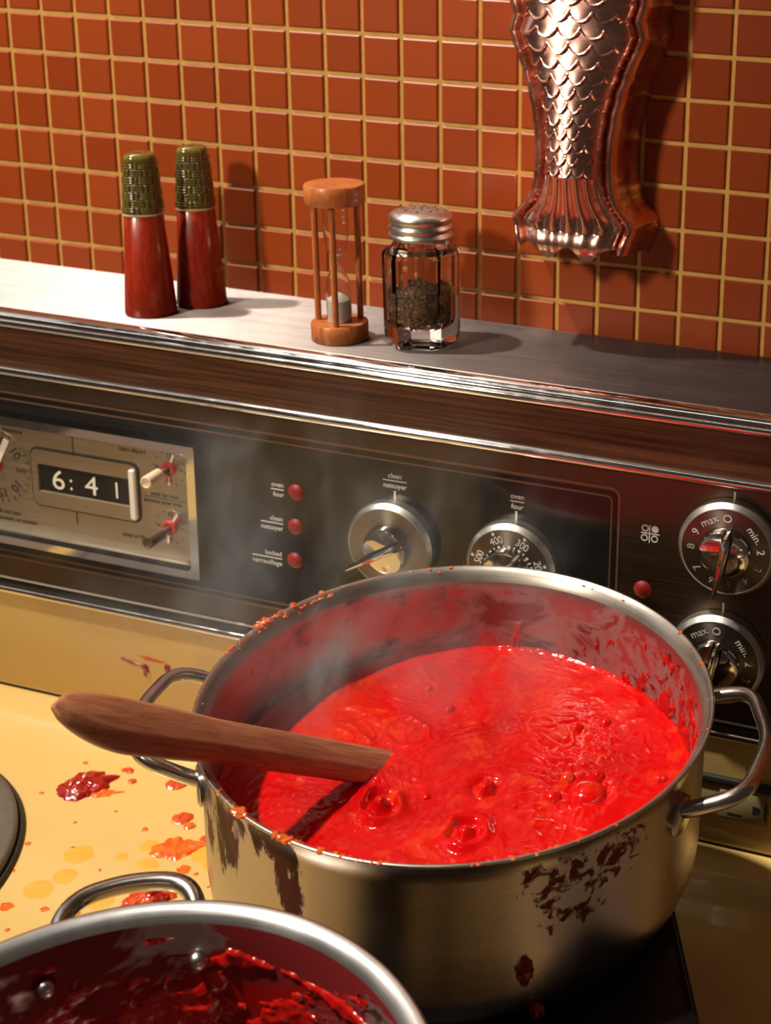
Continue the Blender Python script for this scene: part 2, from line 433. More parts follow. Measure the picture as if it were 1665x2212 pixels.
def rounded(pts, rad, seg=7):
    P = [Vector(p) for p in pts]; out = [P[0]]
    for i in range(1, len(P)-1):
        a_, b_, c_ = P[i-1], P[i], P[i+1]; d1 = (a_-b_); d2 = (c_-b_)
        r1 = min(rad, d1.length*0.48); r2_ = min(rad, d2.length*0.48)
        s = b_+d1.normalized()*r1; e = b_+d2.normalized()*r2_
        for k in range(seg+1):
            t = k/seg; out.append(s*(1-t)**2+b_*2*t*(1-t)+e*t*t)
    out.append(P[-1]); return out
def blob(c, r, seed=0, amp=0.25, freq=1.6, sub=3):
    bm = bmesh.new(); bmesh.ops.create_icosphere(bm, subdivisions=sub, radius=1.0)
    for v in bm.verts:
        k = 1+amp*mnoise.fractal(v.co*freq+Vector((seed*7.3, seed*3.1, seed)), 0.9, 2.0, 3)
        v.co = Vector((c[0]+v.co.x*r[0]*k, c[1]+v.co.y*r[1]*k, c[2]+v.co.z*r[2]*k))
    return bm_geo(bm)
def puddle(cx, cy, z, rx, ry, h, seed, rough=0.35, rot=0.0, n=96, nr=10, tail=None, frame='xy'):
    """a flat irregular drop lying on a surface"""
    v, f = [], []
    def P(rho, t):
        w = 1+rough*(0.75*mnoise.noise(Vector((math.cos(t)*1.1+seed*5.1, math.sin(t)*1.1+seed*2.3, seed)))+0.45*mnoise.noise(Vector((math.cos(t)*2.6+seed*3.1, math.sin(t)*2.6+seed*1.3, seed+9)))+.15*mnoise.noise(Vector((math.cos(t)*6+seed, math.sin(t)*6, seed))))
        if tail:
            d = (t-tail[0]+PI) % (2*PI)-PI; w += tail[1]*math.exp(-(d/tail[2])**2)
        x = rho*w*rx*math.cos(t); y = rho*w*ry*math.sin(t)
        x, y = x*math.cos(rot)-y*math.sin(rot), x*math.sin(rot)+y*math.cos(rot)
        hh = h*(1-rho**4)*(0.75+0.55*mnoise.noise(Vector((x*5.0+seed, y*5.0, seed*1.7)))+.25*mnoise.noise(Vector((x*13.0+seed, y*13.0, seed*1.7))))
        if frame == 'xy': return (cx+x, cy+y, z+max(hh, 0)+0.002)
        return (cx+x, z-max(hh, 0)-0.002, cy+y)
    v.append(P(0, 0))
    for i in range(1, nr+1):
        for k in range(n): v.append(P((i/nr)**0.8, 2*PI*k/n))
    for k in range(n): f.append((0, 1+k, 1+(k+1) % n))
    for i in range(nr-1):
        for k in range(n): f.append((1+i*n+k, 1+(i+1)*n+k, 1+(i+1)*n+(k+1) % n, 1+i*n+(k+1) % n))
    return v, f
def rrect(x0, x1, z0, z1, r, seg=6):
    out = []
    for (cx, cz, a0) in ((x1-r, z1-r, 0), (x0+r, z1-r, PI/2), (x0+r, z0+r, PI), (x1-r, z0+r, 1.5*PI)):
        for k in range(seg+1):
            t = a0+PI/2*k/seg; out.append((cx+r*math.cos(t), cz+r*math.sin(t)))
    return out
def plate_y(outline, yf, yb, bevel=0.0):
    """slab with an (x, z) outline between y = yf (front) and yb"""
    n = len(outline); cx = sum(p[0] for p in outline)/n; cz = sum(p[1] for p in outline)/n
    def sh(d):
        o = []
        for i, (x, z) in enumerate(outline):
            a_ = outline[i-1]; b_ = outline[(i+1) % n]; t = Vector((b_[0]-a_[0], b_[1]-a_[1])); t = t.normalized() if t.length > 1e-9 else Vector((1, 0))
            o.append((x-t.y*d, z+t.x*d))
        return o
    inner = sh(bevel)
    v = [(x, yb, z) for x, z in outline]+[(x, yf+bevel, z) for x, z in outline]+[(x, yf, z) for x, z in inner]
    f = []
    for i in range(n):
        j = (i+1) % n
        f.append((i, j, n+j, n+i)); f.append((n+i, n+j, 2*n+j, 2*n+i))
    f.append(tuple(range(n))); f.append(tuple(range(2*n, 3*n)))
    return v, f
def frame_y(outer, inner, yf, yb):
    n = len(outer); v = [(x, yb, z) for x, z in outer]+[(x, yf, z) for x, z in outer]+[(x, yf, z) for x, z in inner]+[(x, yb, z) for x, z in inner]; f = []
    for i in range(n):
        j = (i+1) % n
        for a_ in range(4): b_ = (a_+1) % 4; f.append((a_*n+i, a_*n+j, b_*n+j, b_*n+i))
    return v, f
def bar_y(x0, z0, x1, z1, w, y, th=0.006):
    d = Vector((x1-x0, z1-z0)).normalized(); p = Vector((-d.y, d.x))*w/2
    return plate_y([(x0+p.x, z0+p.y), (x0-p.x, z0-p.y), (x1-p.x, z1-p.y), (x1+p.x, z1+p.y)], y-th, y)
_txt = {}
def text_geo(s, size, x, z, y, rot=0.0, align='CENTER', bold=0.0, sx=1.0):
    cu = bpy.data.curves.new('lettering', 'FONT'); cu.body = s; cu.size = 1.0; cu.align_x = align; cu.align_y = 'CENTER'
    cu.extrude = 0.01; cu.resolution_u = 4; cu.offset = bold
    o = bpy.data.objects.new('lettering_tmp', cu); COL.objects.link(o)
    dg = bpy.context.evaluated_depsgraph_get(); me = bpy.data.meshes.new_from_object(o.evaluated_get(dg))
    vs = [tuple(v.co) for v in me.vertices]; fs = [tuple(p.vertices) for p in me.polygons]
    bpy.data.objects.remove(o); bpy.data.curves.remove(cu); bpy.data.meshes.remove(me)
    c_, s_ = math.cos(rot), math.sin(rot); v = []
    for (a_, b_, d_) in vs:
        a_ *= size*sx; b_ *= size
        v.append((x+a_*c_-b_*s_, y-(d_+0.01)*0.25, z+a_*s_+b_*c_))
    return v, fs
def lettering(s, size, x, z, y, mat, parent, **kw):
    return mk('lettering', text_geo(s, size, x, z, y, **kw), mat, parent, smooth=False)

# ================================================================== SETTING
TH = 0.00556                                   # the tile courses run a hair off the stove's level
def tw(x, z): return (x*math.cos(TH)-z*math.sin(TH), x*math.sin(TH)+z*math.cos(TH))
wall = mk('wall_back', box(-26, 48, 0.0, 3.0, -ZO, 34, 0), 'grout', smooth=False)
tag(wall, 'ochre grouted kitchen wall carrying small terracotta tiles', kind='structure')
BASE[wall.name] = Vector((0, 0, -ZO)); 
wall_inv = None
def tile_geo(h=0.445, ch=0.03, d=0.06):
    v = [(-h, 0, -h), (h, 0, -h), (h, 0, h), (-h, 0, h)]
    v += [(x, -(d-ch*0.8), z) for x, _, z in v[:4]]
    k = h-ch
    v += [(-k, -d, -k), (k, -d, -k), (k, -d, k), (-k, -d, k)]
    f = []
    for i in range(4):
        j = (i+1) % 4; f += [(i, j, 4+j, 4+i), (4+i, 4+j, 8+j, 8+i)]
    f.append((8, 9, 10, 11)); return v, f
tg = tile_geo()
tile0 = raw('tile', tg[0], tg[1], 'tile', None, True, base=(0, 0, 0)); tile0.parent = wall
tile0.data.set_sharp_from_angle(angle=math.radians(20))
first = True
rt_ = random.Random(3)
IN = (-3, 24, -3, 7)      # columns and rows built singly
for i in range(IN[0], IN[1]):
    for j in range(IN[2], IN[3]):
        o = tile0 if first else tile0.copy()
        if not first: COL.objects.link(o)
        first = False
        x, z = tw(i+0.5+rt_.uniform(-.006, .006), -(j+0.5)+rt_.uniform(-.006, .006))
        o.location = W((x, rt_.uniform(-.006, .006)-0.001, z))
        o.rotation_euler = (rt_.uniform(-.007, .007), TH*-1+rt_.uniform(-.006, .006), rt_.uniform(-.007, .007))
fv, ff = [], []
for i in range(-22, 44):
    for j in range(-24, 22):
        if IN[0] <= i < IN[1] and IN[2] <= j < IN[3]: continue
        x, z = tw(i+0.5, -(j+0.5)); k = len(fv)
        fv += [(x+a_, b_, z+c_) for a_, b_, c_ in tg[0]]; ff += [tuple(q+k for q in t) for t in tg[1]]
tf = raw('tile_field', fv, ff, 'tile_field', None, False); tf.parent = wall; tag(tf, kind='stuff')
a = plain('floor_board', (0.16, 0.10, 0.06), 0.5)
tag(mk('floor', box(-60, 70, -110, 3, -ZO-1, -ZO), 'floor_board', smooth=False), 'brown kitchen floor in front of the stove', kind='structure')

# ================================================================== STOVE
X0, X1 = -3.0, 24.0
stove = thing('stove', 'vintage electric stove with yellow enamel, chrome trim and black control panel', 'stove', (11.25, -12.0, -ZO))
def part(name, geo, mat, parent=None, **kw): return mk(name, geo, mat, parent or stove, **kw)
ZS = -6.67
part('shelf_top', extr([(0, ZS), (-3.55, ZS), (-3.565, ZS-0.015), (-3.565, ZS-0.3), (0, ZS-0.3)], X0, X1), 'brushed_shelf', auto=25)
part('backguard_body', box(X0+.05, X1-.05, -3.5, -0.02, -17.5, ZS-0.28, 0), 'gap_black', smooth=False)
nose = [(-3.575, ZS-0.005), (-3.66, ZS-0.012), (-3.73, ZS-0.035), (-3.79, ZS-0.07), (-3.835, ZS-0.115), (-3.855, ZS-0.15), (-3.86, ZS-0.17)]
lip = [(-3.875+0.085*0, ZS-0.175)]
lip = [(-3.86-0.085*math.sin(t), ZS-0.275+0.1*math.cos(t)) for t in [PI*k/10 for k in range(11)]]
part('shelf_nose', extr(nose+[(-3.80, ZS-0.19), (-3.575, ZS-0.19)], X0, X1), 'chrome', auto=40)
part('chrome_trim', extr(lip+[(-3.78, ZS-0.375), (-3.78, ZS-0.175)], X0, X1), 'chrome', auto=40)
part('wood_fascia', box(X0+.02, X1-.02, -3.79, -3.5, -8.12, ZS-0.36, 0), 'wood_veneer', smooth=False)
l2 = [(-3.80-0.10*math.sin(t), -8.18+0.11*math.cos(t)) for t in [PI*k/12 for k in range(13)]]
part('chrome_trim', extr(l2+[(-3.6, -8.29), (-3.6, -8.07)], X0, X1), 'chrome', auto=40)
YP = -3.60
part('control_panel', box(X0+.02, X1-.02, YP, -3.48, -14.12, -8.2, 0), 'bronze_panel', smooth=False)
# black glass field with its double border
part('panel_border', frame_y(rrect(-1.0, 17.86, -13.30, -8.80, 0.22), rrect(-0.97, 17.81, -13.26, -8.85, 0.19), YP-0.012, YP), 'bronze_line', smooth=False)
part('panel_border', frame_y(rrect(-0.95, 17.79, -13.235, -8.88, 0.18), rrect(-0.86, 17.70, -13.15, -8.98, 0.14), YP-0.010, YP), 'black_glass', smooth=False)
part('black_panel', plate_y(rrect(-0.80, 17.64, -13.09, -9.04, 0.10), YP-0.014, YP), 'black_glass', smooth=False)
part('panel_border', frame_y(rrect(-0.845, 17.685, -13.135, -8.995, 0.13), rrect(-0.81, 17.65, -13.10, -9.03, 0.11), YP-0.013, YP), 'bronze_line', smooth=False)
part('pinstripe', box(X0+.1, X1-.1, YP-0.03, YP, -13.90, -13.855, 0.006), 'white_print')
part('panel_foot', box(X0+.02, X1-.02, YP-0.06, -3.48, -14.11, -13.96, 0.03), 'cast_iron_dark')
l3 = [(-3.66-0.07*math.sin(t), -14.19+0.085*math.cos(t)) for t in [PI*k/10 for k in range(11)]]
part('chrome_trim', extr(l3+[(-3.5, -14.275), (-3.5, -14.105)], X0, X1), 'chrome', auto=40)
part('enamel_back', extr([(-3.50, -14.2), (-3.63, -14.22), (-3.62, -16.9), (-3.58, -17.0), (-3.5, -17.02)], X0+.02, X1-.02), 'enamel', auto=40)
part('back_gap', box(X0+.04, X1-.04, -3.56, -3.4, -17.10, -17.0, 0), 'gap_black', smooth=False)
# cooktop: ledge, cove, flat
ct = [(-3.45, -17.08)]
ct += [(-4.30, -17.07), (-4.42, -17.075), (-4.50, -17.095), (-4.56, -17.13)]
ct += [(-4.80, -17.21), (-4.96, -17.26), (-5.06, -17.285), (-5.16, -17.297), (-5.3, -17.30)]
ct += [(-23.6, -17.30), (-23.9, -17.33), (-24.0, -17.45), (-24.0, -18.6), (-3.45, -18.6)]
part('cooktop', extr(ct, X0, X1), 'enamel', auto=50)
part('oven_body', box(X0+.1, X1-.1, -23.7, -0.1, -ZO+2.2, -18.55, 0.1), 'enamel')
part('plinth', box(X0+.6, X1-.6, -22.5, -0.6, -ZO, -ZO+2.3, 0), 'gap_black', smooth=False)
# sunken hotplate on the left
hp = (2.15, -10.4, -17.30)
bn = part('hotplate', lathe([(4.16, 0.05), (4.16, 0.22), (4.12, 0.265), (4.05, 0.28), (3.72, 0.28), (3.66, 0.27), (3.62, 0.22), (3.58, 0.21), (1.6, 0.21), (1.5, 0.16), (0, 0.16)], hp, 96), 'cast_iron', auto=60)
part('hotplate_ring', lathe([(4.28, 0.0), (4.29, 0.06), (4.25, 0.10), (4.18, 0.10), (4.15, 0.06)], hp, 96), 'cast_iron_dark', bn, auto=60)

# --- indicator lamps
def lamp_lens(x, z, r=0.20):
    o = part('indicator_lamp', ring_y([(0, -0.085), (r*0.45, -0.078), (r*0.8, -0.05), (r, -0.012), (r, 0.0)], (x, YP-0.012, z), 40), 'red_lens')
    return o
for x, z in ((10.07, -10.17), (10.03, -11.04), (9.99, -11.91)): lamp_lens(x, z)
lamp_lens(18.44, -11.06, 0.205)
# --- panel lettering
def two_line(t1, t2, x, z, size, parent, al='CENTER', bar=None, gap=0.125):
    lettering(t1, size, x, z+gap*0.92, YP-0.014, 'white_print', parent, align=al, bold=0.004)
    lettering(t2, size, x, z-gap*1.02, YP-0.014, 'white_print', parent, align=al, bold=0.004)
    part('lettering', bar_y(bar[0], z, bar[1], z, 0.022, YP-0.014), 'white_print', parent, smooth=False)
two_line('oven', 'four', 9.75, -10.17, 0.165, stove, 'RIGHT', (9.42, 9.75))
two_line('clean', 'nettoyer', 9.70, -11.035, 0.165, stove, 'RIGHT', (9.12, 9.70))
two_line('locked', 'verrouillage', 9.645, -11.94, 0.165, stove, 'RIGHT', (8.86, 9.645))
two_line('clean', 'nettoyer', 12.57, -9.475, 0.165, stove, 'CENTER', (12.28, 12.86))
two_line('oven', 'four', 15.51, -9.485, 0.165, stove, 'CENTER', (15.35, 15.67))
def tick(x, z0, z1): part('pointer_mark', bar_y(x, z0, x, z1, 0.045, YP-0.014), 'white_print', smooth=False)
tick(12.57, -9.72, -10.02); tick(15.49, -9.72, -10.02); tick(20.33, -8.45, -8.75); tick(20.23, -11.03, -11.33)
# four-burner symbol
part('burner_symbol', join(bar_y(18.34, -9.725, 18.75, -9.725, 0.022, YP), bar_y(18.53, -9.53, 18.53, -9.94, 0.022, YP)), 'white_print', smooth=False)
def circ(x, z, r, n=28): return [(x+r*math.cos(2*PI*k/n), z+r*math.sin(2*PI*k/n)) for k in range(n)]
for x, z, full in ((18.43, -9.61, 0), (18.65, -9.61, 1), (18.42, -9.835, 0), (18.645, -9.835, 0)):
    part('burner_symbol', plate_y(circ(x, z, 0.078), YP-0.006, YP) if full else frame_y(circ(x, z, 0.078), circ(x, z, 0.056), YP-0.006, YP), 'white_print', smooth=False)

# --- knobs
def knob(x, z, rot, kind):
    c = (x, YP, z); yf = -0.37
    k = mk('knob', ring_y([(1.00, 0.0), (1.045, -0.02), (1.045, yf+0.11), (1.03, yf+0.085), (0.965, yf-0.005), (0.95, yf-0.012), (0.94, yf-0.002)], c, 80), 'knob_ring', stove, auto=28)
    fc = raw('knob_face', *[[(p[0]-x, p[1]-YP, p[2]-z) for p in ring_y([(0.95, yf-0.004), (0.52, yf-0.012), (0.50, yf-0.03), (0.0, yf-0.03)], c, 80)[0]], ring_y([(0.95, yf-0.004), (0.52, yf-0.012), (0.50, yf-0.03), (0.0, yf-0.03)], c, 80)[1]], 'knob_face', None, True, autosmooth=28, base=(0, 0, 0))
    fc.parent = k; b = BASE[k.name]; fc.location = ((x-b[0])*S, (YP-b[1])*S, (z-b[2])*S)
    # grip: two polished half rounds and a blade between them, turned by rot
    def place(v): 
        out = []
        for (a_, d_, h_) in v:      # a_ across, d_ out of the panel, h_ along the blade
            xx = a_*math.cos(rot)-h_*math.sin(rot); zz = a_*math.sin(rot)+h_*math.cos(rot); out.append((x+xx, YP+yf-0.03-d_, z+zz))
        return out
    def half(sgn):
        v, f = [], []; n = 20; R_ = 0.50
        prof = [(1.0, 0.0), (0.99, 0.10), (0.93, 0.17), (0.80, 0.20)]
        for rr_, d_ in prof:
            for i in range(n+1):
                t = -PI/2+PI*i/n; v.append((sgn*(0.11+max(R_*math.cos(t)*rr_-0.05, 0)), d_, R_*1.0*math.sin(t)*rr_))
        for p in range(len(prof)-1):
            for i in range(n): f.append((p*(n+1)+i, p*(n+1)+i+1, (p+1)*(n+1)+i+1, (p+1)*(n+1)+i))
            f.append((p*(n+1), (p+1)*(n+1), (p+1)*(n+1)+n, p*(n+1)+n))
        f.append(tuple((len(prof)-1)*(n+1)+i for i in range(n+1)))
        return place(v), f
    mk('grip_half', half(1), 'chrome', k, auto=35); mk('grip_half', half(-1), 'chrome', k, auto=35)
    # blade with a pointed, overhanging lower end
    ol = [(0.0, 0.50), (0.07, 0.46), (0.09, 0.30), (0.075, -0.45), (0.05, -0.86), (0.0, -0.93), (-0.05, -0.86), (-0.075, -0.45), (-0.09, 0.30), (-0.07, 0.46)]
    n = len(ol); lv = []
    for d_, s_ in ((0.0, 1.0), (0.30, 0.95), (0.42, 0.72), (0.46, 0.3)):
        for (a_, h_) in ol:
            hh = h_ if h_ > -0.5 else (h_ if d_ > 0.2 else max(h_, -0.52))
            lv.append((a_*s_, d_+(0.10 if h_ < -0.6 and d_ > 0.2 else 0)*0, hh*(1.0 if h_ < 0 else s_**0.5)))
    lf = [(p*n+i, p*n+(i+1) % n, (p+1)*n+(i+1) % n, (p+1)*n+i) for p in range(3) for i in range(n)]+[tuple(3*n+i for i in range(n))]
    mk('grip_blade', (place(lv), lf), 'chrome', k, auto=40)
    sl = place([(-0.028, 0.463, -0.42), (0.028, 0.463, -0.42), (0.028, 0.463, -0.12), (-0.028, 0.463, -0.12), (-0.028, 0.44, -0.42), (0.028, 0.44, -0.42), (0.028, 0.44, -0.12), (-0.028, 0.44, -0.12)])
    mk('grip_mark', (sl, [(0, 1, 2, 3), (0, 1, 5, 4), (2, 3, 7, 6), (1, 2, 6, 5), (0, 3, 7, 4)]), 'clock_red' if kind != 'clean' else 'spill_orange', k, smooth=False)
    yl = YP+yf-0.016
    if kind == 'burner':
        labs = [('O', 0, .25), ('min.', -52, .235), ('2', -82, .24), ('3', -112, .24), ('4', -142, .24), ('5', 188, .21), ('6', 158, .21), ('7', 128, .24), ('8', 90, .24), ('9', 62, .24), ('max', 31, .235)]
        for s_, dg_, sz in labs:
            t = math.radians(dg_); rr_ = 0.735
            mk('lettering', text_geo(s_, sz, x-rr_*math.sin(t), z+rr_*math.cos(t), yl, rot=t, bold=-0.004), 'grey_print' if dg_ > 70 or dg_ < -100 else 'white_print', k, smooth=False)
    if kind == 'oven':
        for s_, dg_ in (('200', -76), ('300', -26), ('400', 24), ('500', 74)):
            t = math.radians(dg_); rr_ = 0.71
            mk('lettering', text_geo(s_, .25, x-rr_*math.sin(t), z+rr_*math.cos(t), yl, rot=t, bold=-0.004, sx=0.85), 'white_print', k, smooth=False)
        dots = []
        for q in range(-8, 9):
            t = math.radians(q*12.5-1); rr_ = 0.555; big = q % 2 == 0; w_ = 0.028 if big else 0.014
            dots.append(plate_y([(x-rr_*math.sin(t)+u_*math.cos(t)-v_*math.sin(t), z+rr_*math.cos(t)+u_*math.sin(t)+v_*math.cos(t)) for u_, v_ in ((w_, 0.028), (-w_, 0.028), (-w_, -0.028), (w_, -0.028))], yl-0.006, yl))
        for dg_ in (-76, -26, 24, 74):
            t = math.radians(dg_+1); rr_ = 0.875
            dots.append(plate_y([(x-rr_*math.sin(t)+u_, z+rr_*math.cos(t)+v_) for u_, v_ in ((.03, .03), (-.03, .03), (-.03, -.03), (.03, -.03))], yl-0.006, yl))
        for d_ in dots: mk('dial_mark', d_, 'white_print', k, smooth=False)
    return k
knob(12.55, -10.97, math.radians(-60), 'clean')
knob(15.47, -10.96, math.radians(-33), 'oven')
knob(20.28, -9.65, math.radians(-9), 'burner')
knob(20.19, -12.26, math.radians(-9), 'burner')

# --- flip clock
clk = mk('clock', frame_y(rrect(-0.3, 7.62, -12.72, -9.32, 0.05), rrect(-0.08, 7.40, -12.52, -9.52, 0.14), YP-0.34, YP), 'chrome', stove, smooth=False)
def cp(name, geo, mat, **kw): return mk(name, geo, mat, clk, **kw)
YF = YP-0.13
cp('clock_bezel', frame_y(rrect(-0.10, 7.42, -12.54, -9.50, 0.14), rrect(0.0, 7.32, -12.44, -9.60, 0.12), YP-0.22, YP), 'chrome', smooth=False)
cp('clock_face', box(-0.05, 7.37, YF, YP, -12.49, -9.55, 0), 'aluminium_face', smooth=False)
cp('window_outline', frame_y(rrect(2.88, 5.96, -11.62, -10.06, 0.22), rrect(2.925, 5.915, -11.575, -10.105, 0.19), YF-0.02, YF), 'dark_print', smooth=False)
cp('window_frame', frame_y(rrect(2.93, 5.91, -11.57, -10.11, 0.18), rrect(3.10, 5.70, -11.22, -10.48, 0.04), YF-0.05, YF), 'aluminium_face', smooth=False)
cp('display', box(3.12, 5.66, YF-0.015, YF+0.01, -11.19, -10.52, 0), 'clock_black', smooth=False)
for x in (4.20, 4.97): cp('display_gap', box(x-.012, x+.012, YF-0.02, YF, -11.19, -10.52, 0), 'gap_black', smooth=False)
for s_, x, sz in (('6', 3.66, .72), (':', 4.02, .60), ('4', 4.60, .70), ('1', 5.31, .60)):
    mk('digit', text_geo(s_, sz, x, -10.87, YF-0.02, bold=0.0, sx=1.12 if s_ in '64' else 0.9), 'white_plastic', clk, smooth=False)
cp('window_lit_edge', plate_y(rrect(5.72, 5.90, -11.50, -10.20, 0.07), YF-0.13, YF, 0.03), 'white_plastic')  # white colour stands for light caught in the clear window edge
cp('centre_line', bar_y(4.13, -9.62, 4.13, -10.46, 0.03, YF), 'dark_print', smooth=False)
cp('centre_line', bar_y(4.10, -11.24, 4.10, -11.95, 0.03, YF), 'dark_print', smooth=False)
def sub_dial(x, z, r, knobmat, numbers, hand, marks=12):
    dd = cp('dial', ring_y([(0, -0.012), (r*0.55, -0.012), (r, -0.008), (r, 0)], (x, YF, z), 48), 'aluminium_face', auto=30)
    for q in range(marks):
        t = 2*PI*q/marks+.1
        cp('dial_mark', bar_y(x+r*.90*math.sin(t), z+r*.90*math.cos(t), x+r*1.0*math.sin(t), z+r*1.0*math.cos(t), 0.02, YF-0.012), 'dark_print', smooth=False)
    for s_, dg_ in numbers:
        t = math.radians(dg_); mk('lettering', text_geo(s_, r*.34, x+r*.72*math.sin(t), z+r*.72*math.cos(t), YF-0.014, rot=-t, bold=0.01), 'dark_print', clk, smooth=False)
    for dg_, L_, mt, w_ in hand:
        t = math.radians(dg_); cp('dial_hand', bar_y(x+.05*math.sin(t), z+.05*math.cos(t), x+L_*math.sin(t), z+L_*math.cos(t), w_, YF-0.03, 0.015), mt, smooth=False)
    return dd
sub_dial(6.80, -10.04, 0.44, 'cream_plastic', (('12', 0), ('3', 90), ('6', 180), ('9', 270)), ((22, .40, 'white_plastic', .06), (195, .40, 'clock_red', .05), (180, .42, 'white_plastic', .06)))
sub_dial(6.75, -11.56, 0.44, 'brown_plastic', (('12', 0), ('3', 90), ('6', 180), ('9', 270)), ((30, .42, 'white_plastic', .06), (42, .42, 'clock_red', .045), (190, .42, 'white_plastic', .06)))
sub_dial(1.85, -10.75, 0.98, None, (('0', 20), ('10', 55), ('5', 92), ('10', 130), ('15', 170)), ((28, .85, 'white_plastic', .16),), 30)
cp('dial_hub', ring_y([(0, -0.05), (0.16, -0.05), (0.18, 0)], (1.85, YF-.02, -10.75), 24), 'clock_red')
for x, z, mt in ((6.80, -10.04, 'cream_plastic'), (6.75, -11.56, 'brown_plastic')):
    cp('setting_ring', ring_y([(0.10, -0.09), (0.17, -0.09), (0.185, -0.06), (0.185, 0)], (x, YF-.02, z), 28), 'clock_red', auto=40)
    st = cp('setting_stem', ring_y([(0.075, -0.45), (0.075, 0)], (x, YF-.02, z), 20), 'brown_plastic')
    n = 36; v, f = [], []
    prof = [(0.135, -0.36), (0.155, -0.38), (0.155, -0.82), (0.145, -0.86), (0.115, -0.87), (0.105, -0.85), (0.0, -0.845)]
    g = ring_y(prof, (x, YF-.02, z), n)
    if mt == 'cream_plastic':
        gv = []
        for q, p in enumerate(g[0]):
            row, k_ = divmod(q, n)
            if row in (1, 2):
                s_ = 1.0 if k_ % 2 else 0.93; gv.append((x+(p[0]-x)*s_, p[1], z+(p[2]-z)*s_))
            else: gv.append(p)
        g = (gv, g[1])
    cp('setting_knob', g, mt, auto=40)
for s_, sz, x, z, al in (('start-départ', .17, 5.80, -9.74, 'CENTER'), ('push for man.', .155, 6.64, -10.76, 'CENTER'), ('poussez pour man.', .155, 6.58, -10.95, 'CENTER'), ('stop-arrêt', .17, 5.70, -11.97, 'CENTER'),
                         ('minuterie', .17, 2.40, -9.76, 'CENTER'), ('push and turn', .16, 2.05, -11.96, 'CENTER'), ('poussez et tournez', .16, 2.35, -12.14, 'CENTER')):
    mk('lettering', text_geo(s_, sz, x, z, YF-0.004, bold=0.0, sx=.9), 'dark_print', clk, smooth=False)
cp('lettering', bar_y(6.05, -10.855, 7.22, -10.855, 0.012, YF-.003), 'dark_print', smooth=False)

# --- outlet in the enamel back
YB = -3.63
ob = part('outlet', box(19.2, 21.55, YB-0.07, YB+.1, -16.24, -15.40, 0.03), 'outlet_plastic')
def op(name, geo, mat, **kw): return mk(name, geo, mat, ob, **kw)
op('outlet_hood', box(19.1, 21.7, YB-0.12, YB, -15.36, -15.20, 0.02), 'cast_iron_dark')
op('socket_face', box(20.42, 21.42, YB-0.10, YB-.03, -16.18, -15.48, 0.03), 'outlet_plastic')
op('socket_slot', box(20.67, 20.94, YB-0.104, YB-.05, -15.66, -15.59, 0), 'outlet_dark', smooth=False)
op('socket_slot', box(20.62, 20.95, YB-0.104, YB-.05, -16.10, -16.03, 0), 'outlet_dark', smooth=False)
op('ground_hole', plate_y([(21.18, -15.96), (21.30, -15.96), (21.36, -15.90), (21.36, -15.80), (21.30, -15.75), (21.18, -15.75)], YB-0.104, YB-.05), 'outlet_dark', smooth=False)
op('socket_slot', box(21.46, 21.50, YB-0.08, YB-.05, -16.10, -15.66, 0), 'outlet_dark', smooth=False)

# ================================================================== PORTABLE HOB UNDER THE BIG POT
PC = Vector((16.754, -9.40, 0)); ZR = -10.30; RR = 4.492; ZB = -13.53
hd = Vector((0.414, -0.910)); hn = Vector((0.910, 0.414))
def hob_pt(n_, d_): return (PC.x+hn.x*n_+hd.x*d_, PC.y+hn.y*n_+hd.y*d_)
def hob_slab(n0, n1, d0, d1, z0, z1, r, bev):
    ol = []
    for (cn, cd, a0_, rr_) in ((n1, d1, 0, .5), (n0, d1, PI/2, 1.3), (n0, d0, PI, 1.0), (n1, d0, 1.5*PI, .5)):
        sn = -1 if cn == n1 else 1; sd = -1 if cd == d1 else 1
        for k in range(9):
            t = a0_+PI/2*k/8; ol.append(hob_pt(cn+sn*rr_+rr_*math.cos(t), cd+sd*rr_+rr_*math.sin(t)))
    n = len(ol); cx = sum(p[0] for p in ol)/n; cy = sum(p[1] for p in ol)/n; v = []
    for k, z in ((1.0, z0), (1.0, z1-bev), (1-bev*0.12, z1-bev*.3), (1-bev*.3, z1)):
        v += [(cx+(x-cx)*k, cy+(y-cy)*k, z) for x, y in ol]
    f = [(p*n+i, p*n+(i+1) % n, (p+1)*n+(i+1) % n, (p+1)*n+i) for p in range(3) for i in range(n)]+[tuple(range(n)), tuple(3*n+i for i in range(n))]
    return v, f
hob = thing('portable_hob', 'black glass topped portable hob under the large sauce pot', 'hob', (PC.x, PC.y, -17.3))
mk('housing', hob_slab(-2.6, 3.68, -3.2, 5.05, -17.29, ZB-0.10, 0.5, 0.05), 'hob_body', hob, auto=40)
mk('glass_top', hob_slab(-2.54, 3.60, -3.14, 4.99, ZB-0.10, ZB-0.005, 0.45, 0.03), 'hob_glass', hob, auto=40)

# ================================================================== LARGE POT
H = ZR-ZB
pot = thing('stock_pot', 'large stainless steel pot of boiling red tomato sauce with sauce stains', 'pot', (PC.x, PC.y, ZB))
pc = (PC.x, PC.y, ZB)
outp = [(0, 0.0), (3.7, 0.0), (3.95, 0.03), (4.14, 0.11), (4.26, 0.24), (4.32, 0.42), (4.345, 0.7), (4.35, 1.6), (4.355, H-0.42), (4.37, H-0.30), (4.41, H-0.17), (4.455, H-0.07)]
rimp = [(4.455, H-0.07), (4.485, H-0.03), (4.492, H), (4.475, H+0.018), (4.44, H+0.012), (4.37, H-0.05), (4.30, H-0.14), (4.255, H-0.24)]
inp = [(4.255, H-0.24), (4.235, H-0.32), (4.225, H-0.45), (4.22, H-1.2), (4.22, 0.6), (4.15, 0.25), (3.9, 0.10), (0, 0.10)]
mk('pot_wall', lathe(outp, pc, 144), 'pot_outside', pot, auto=60)
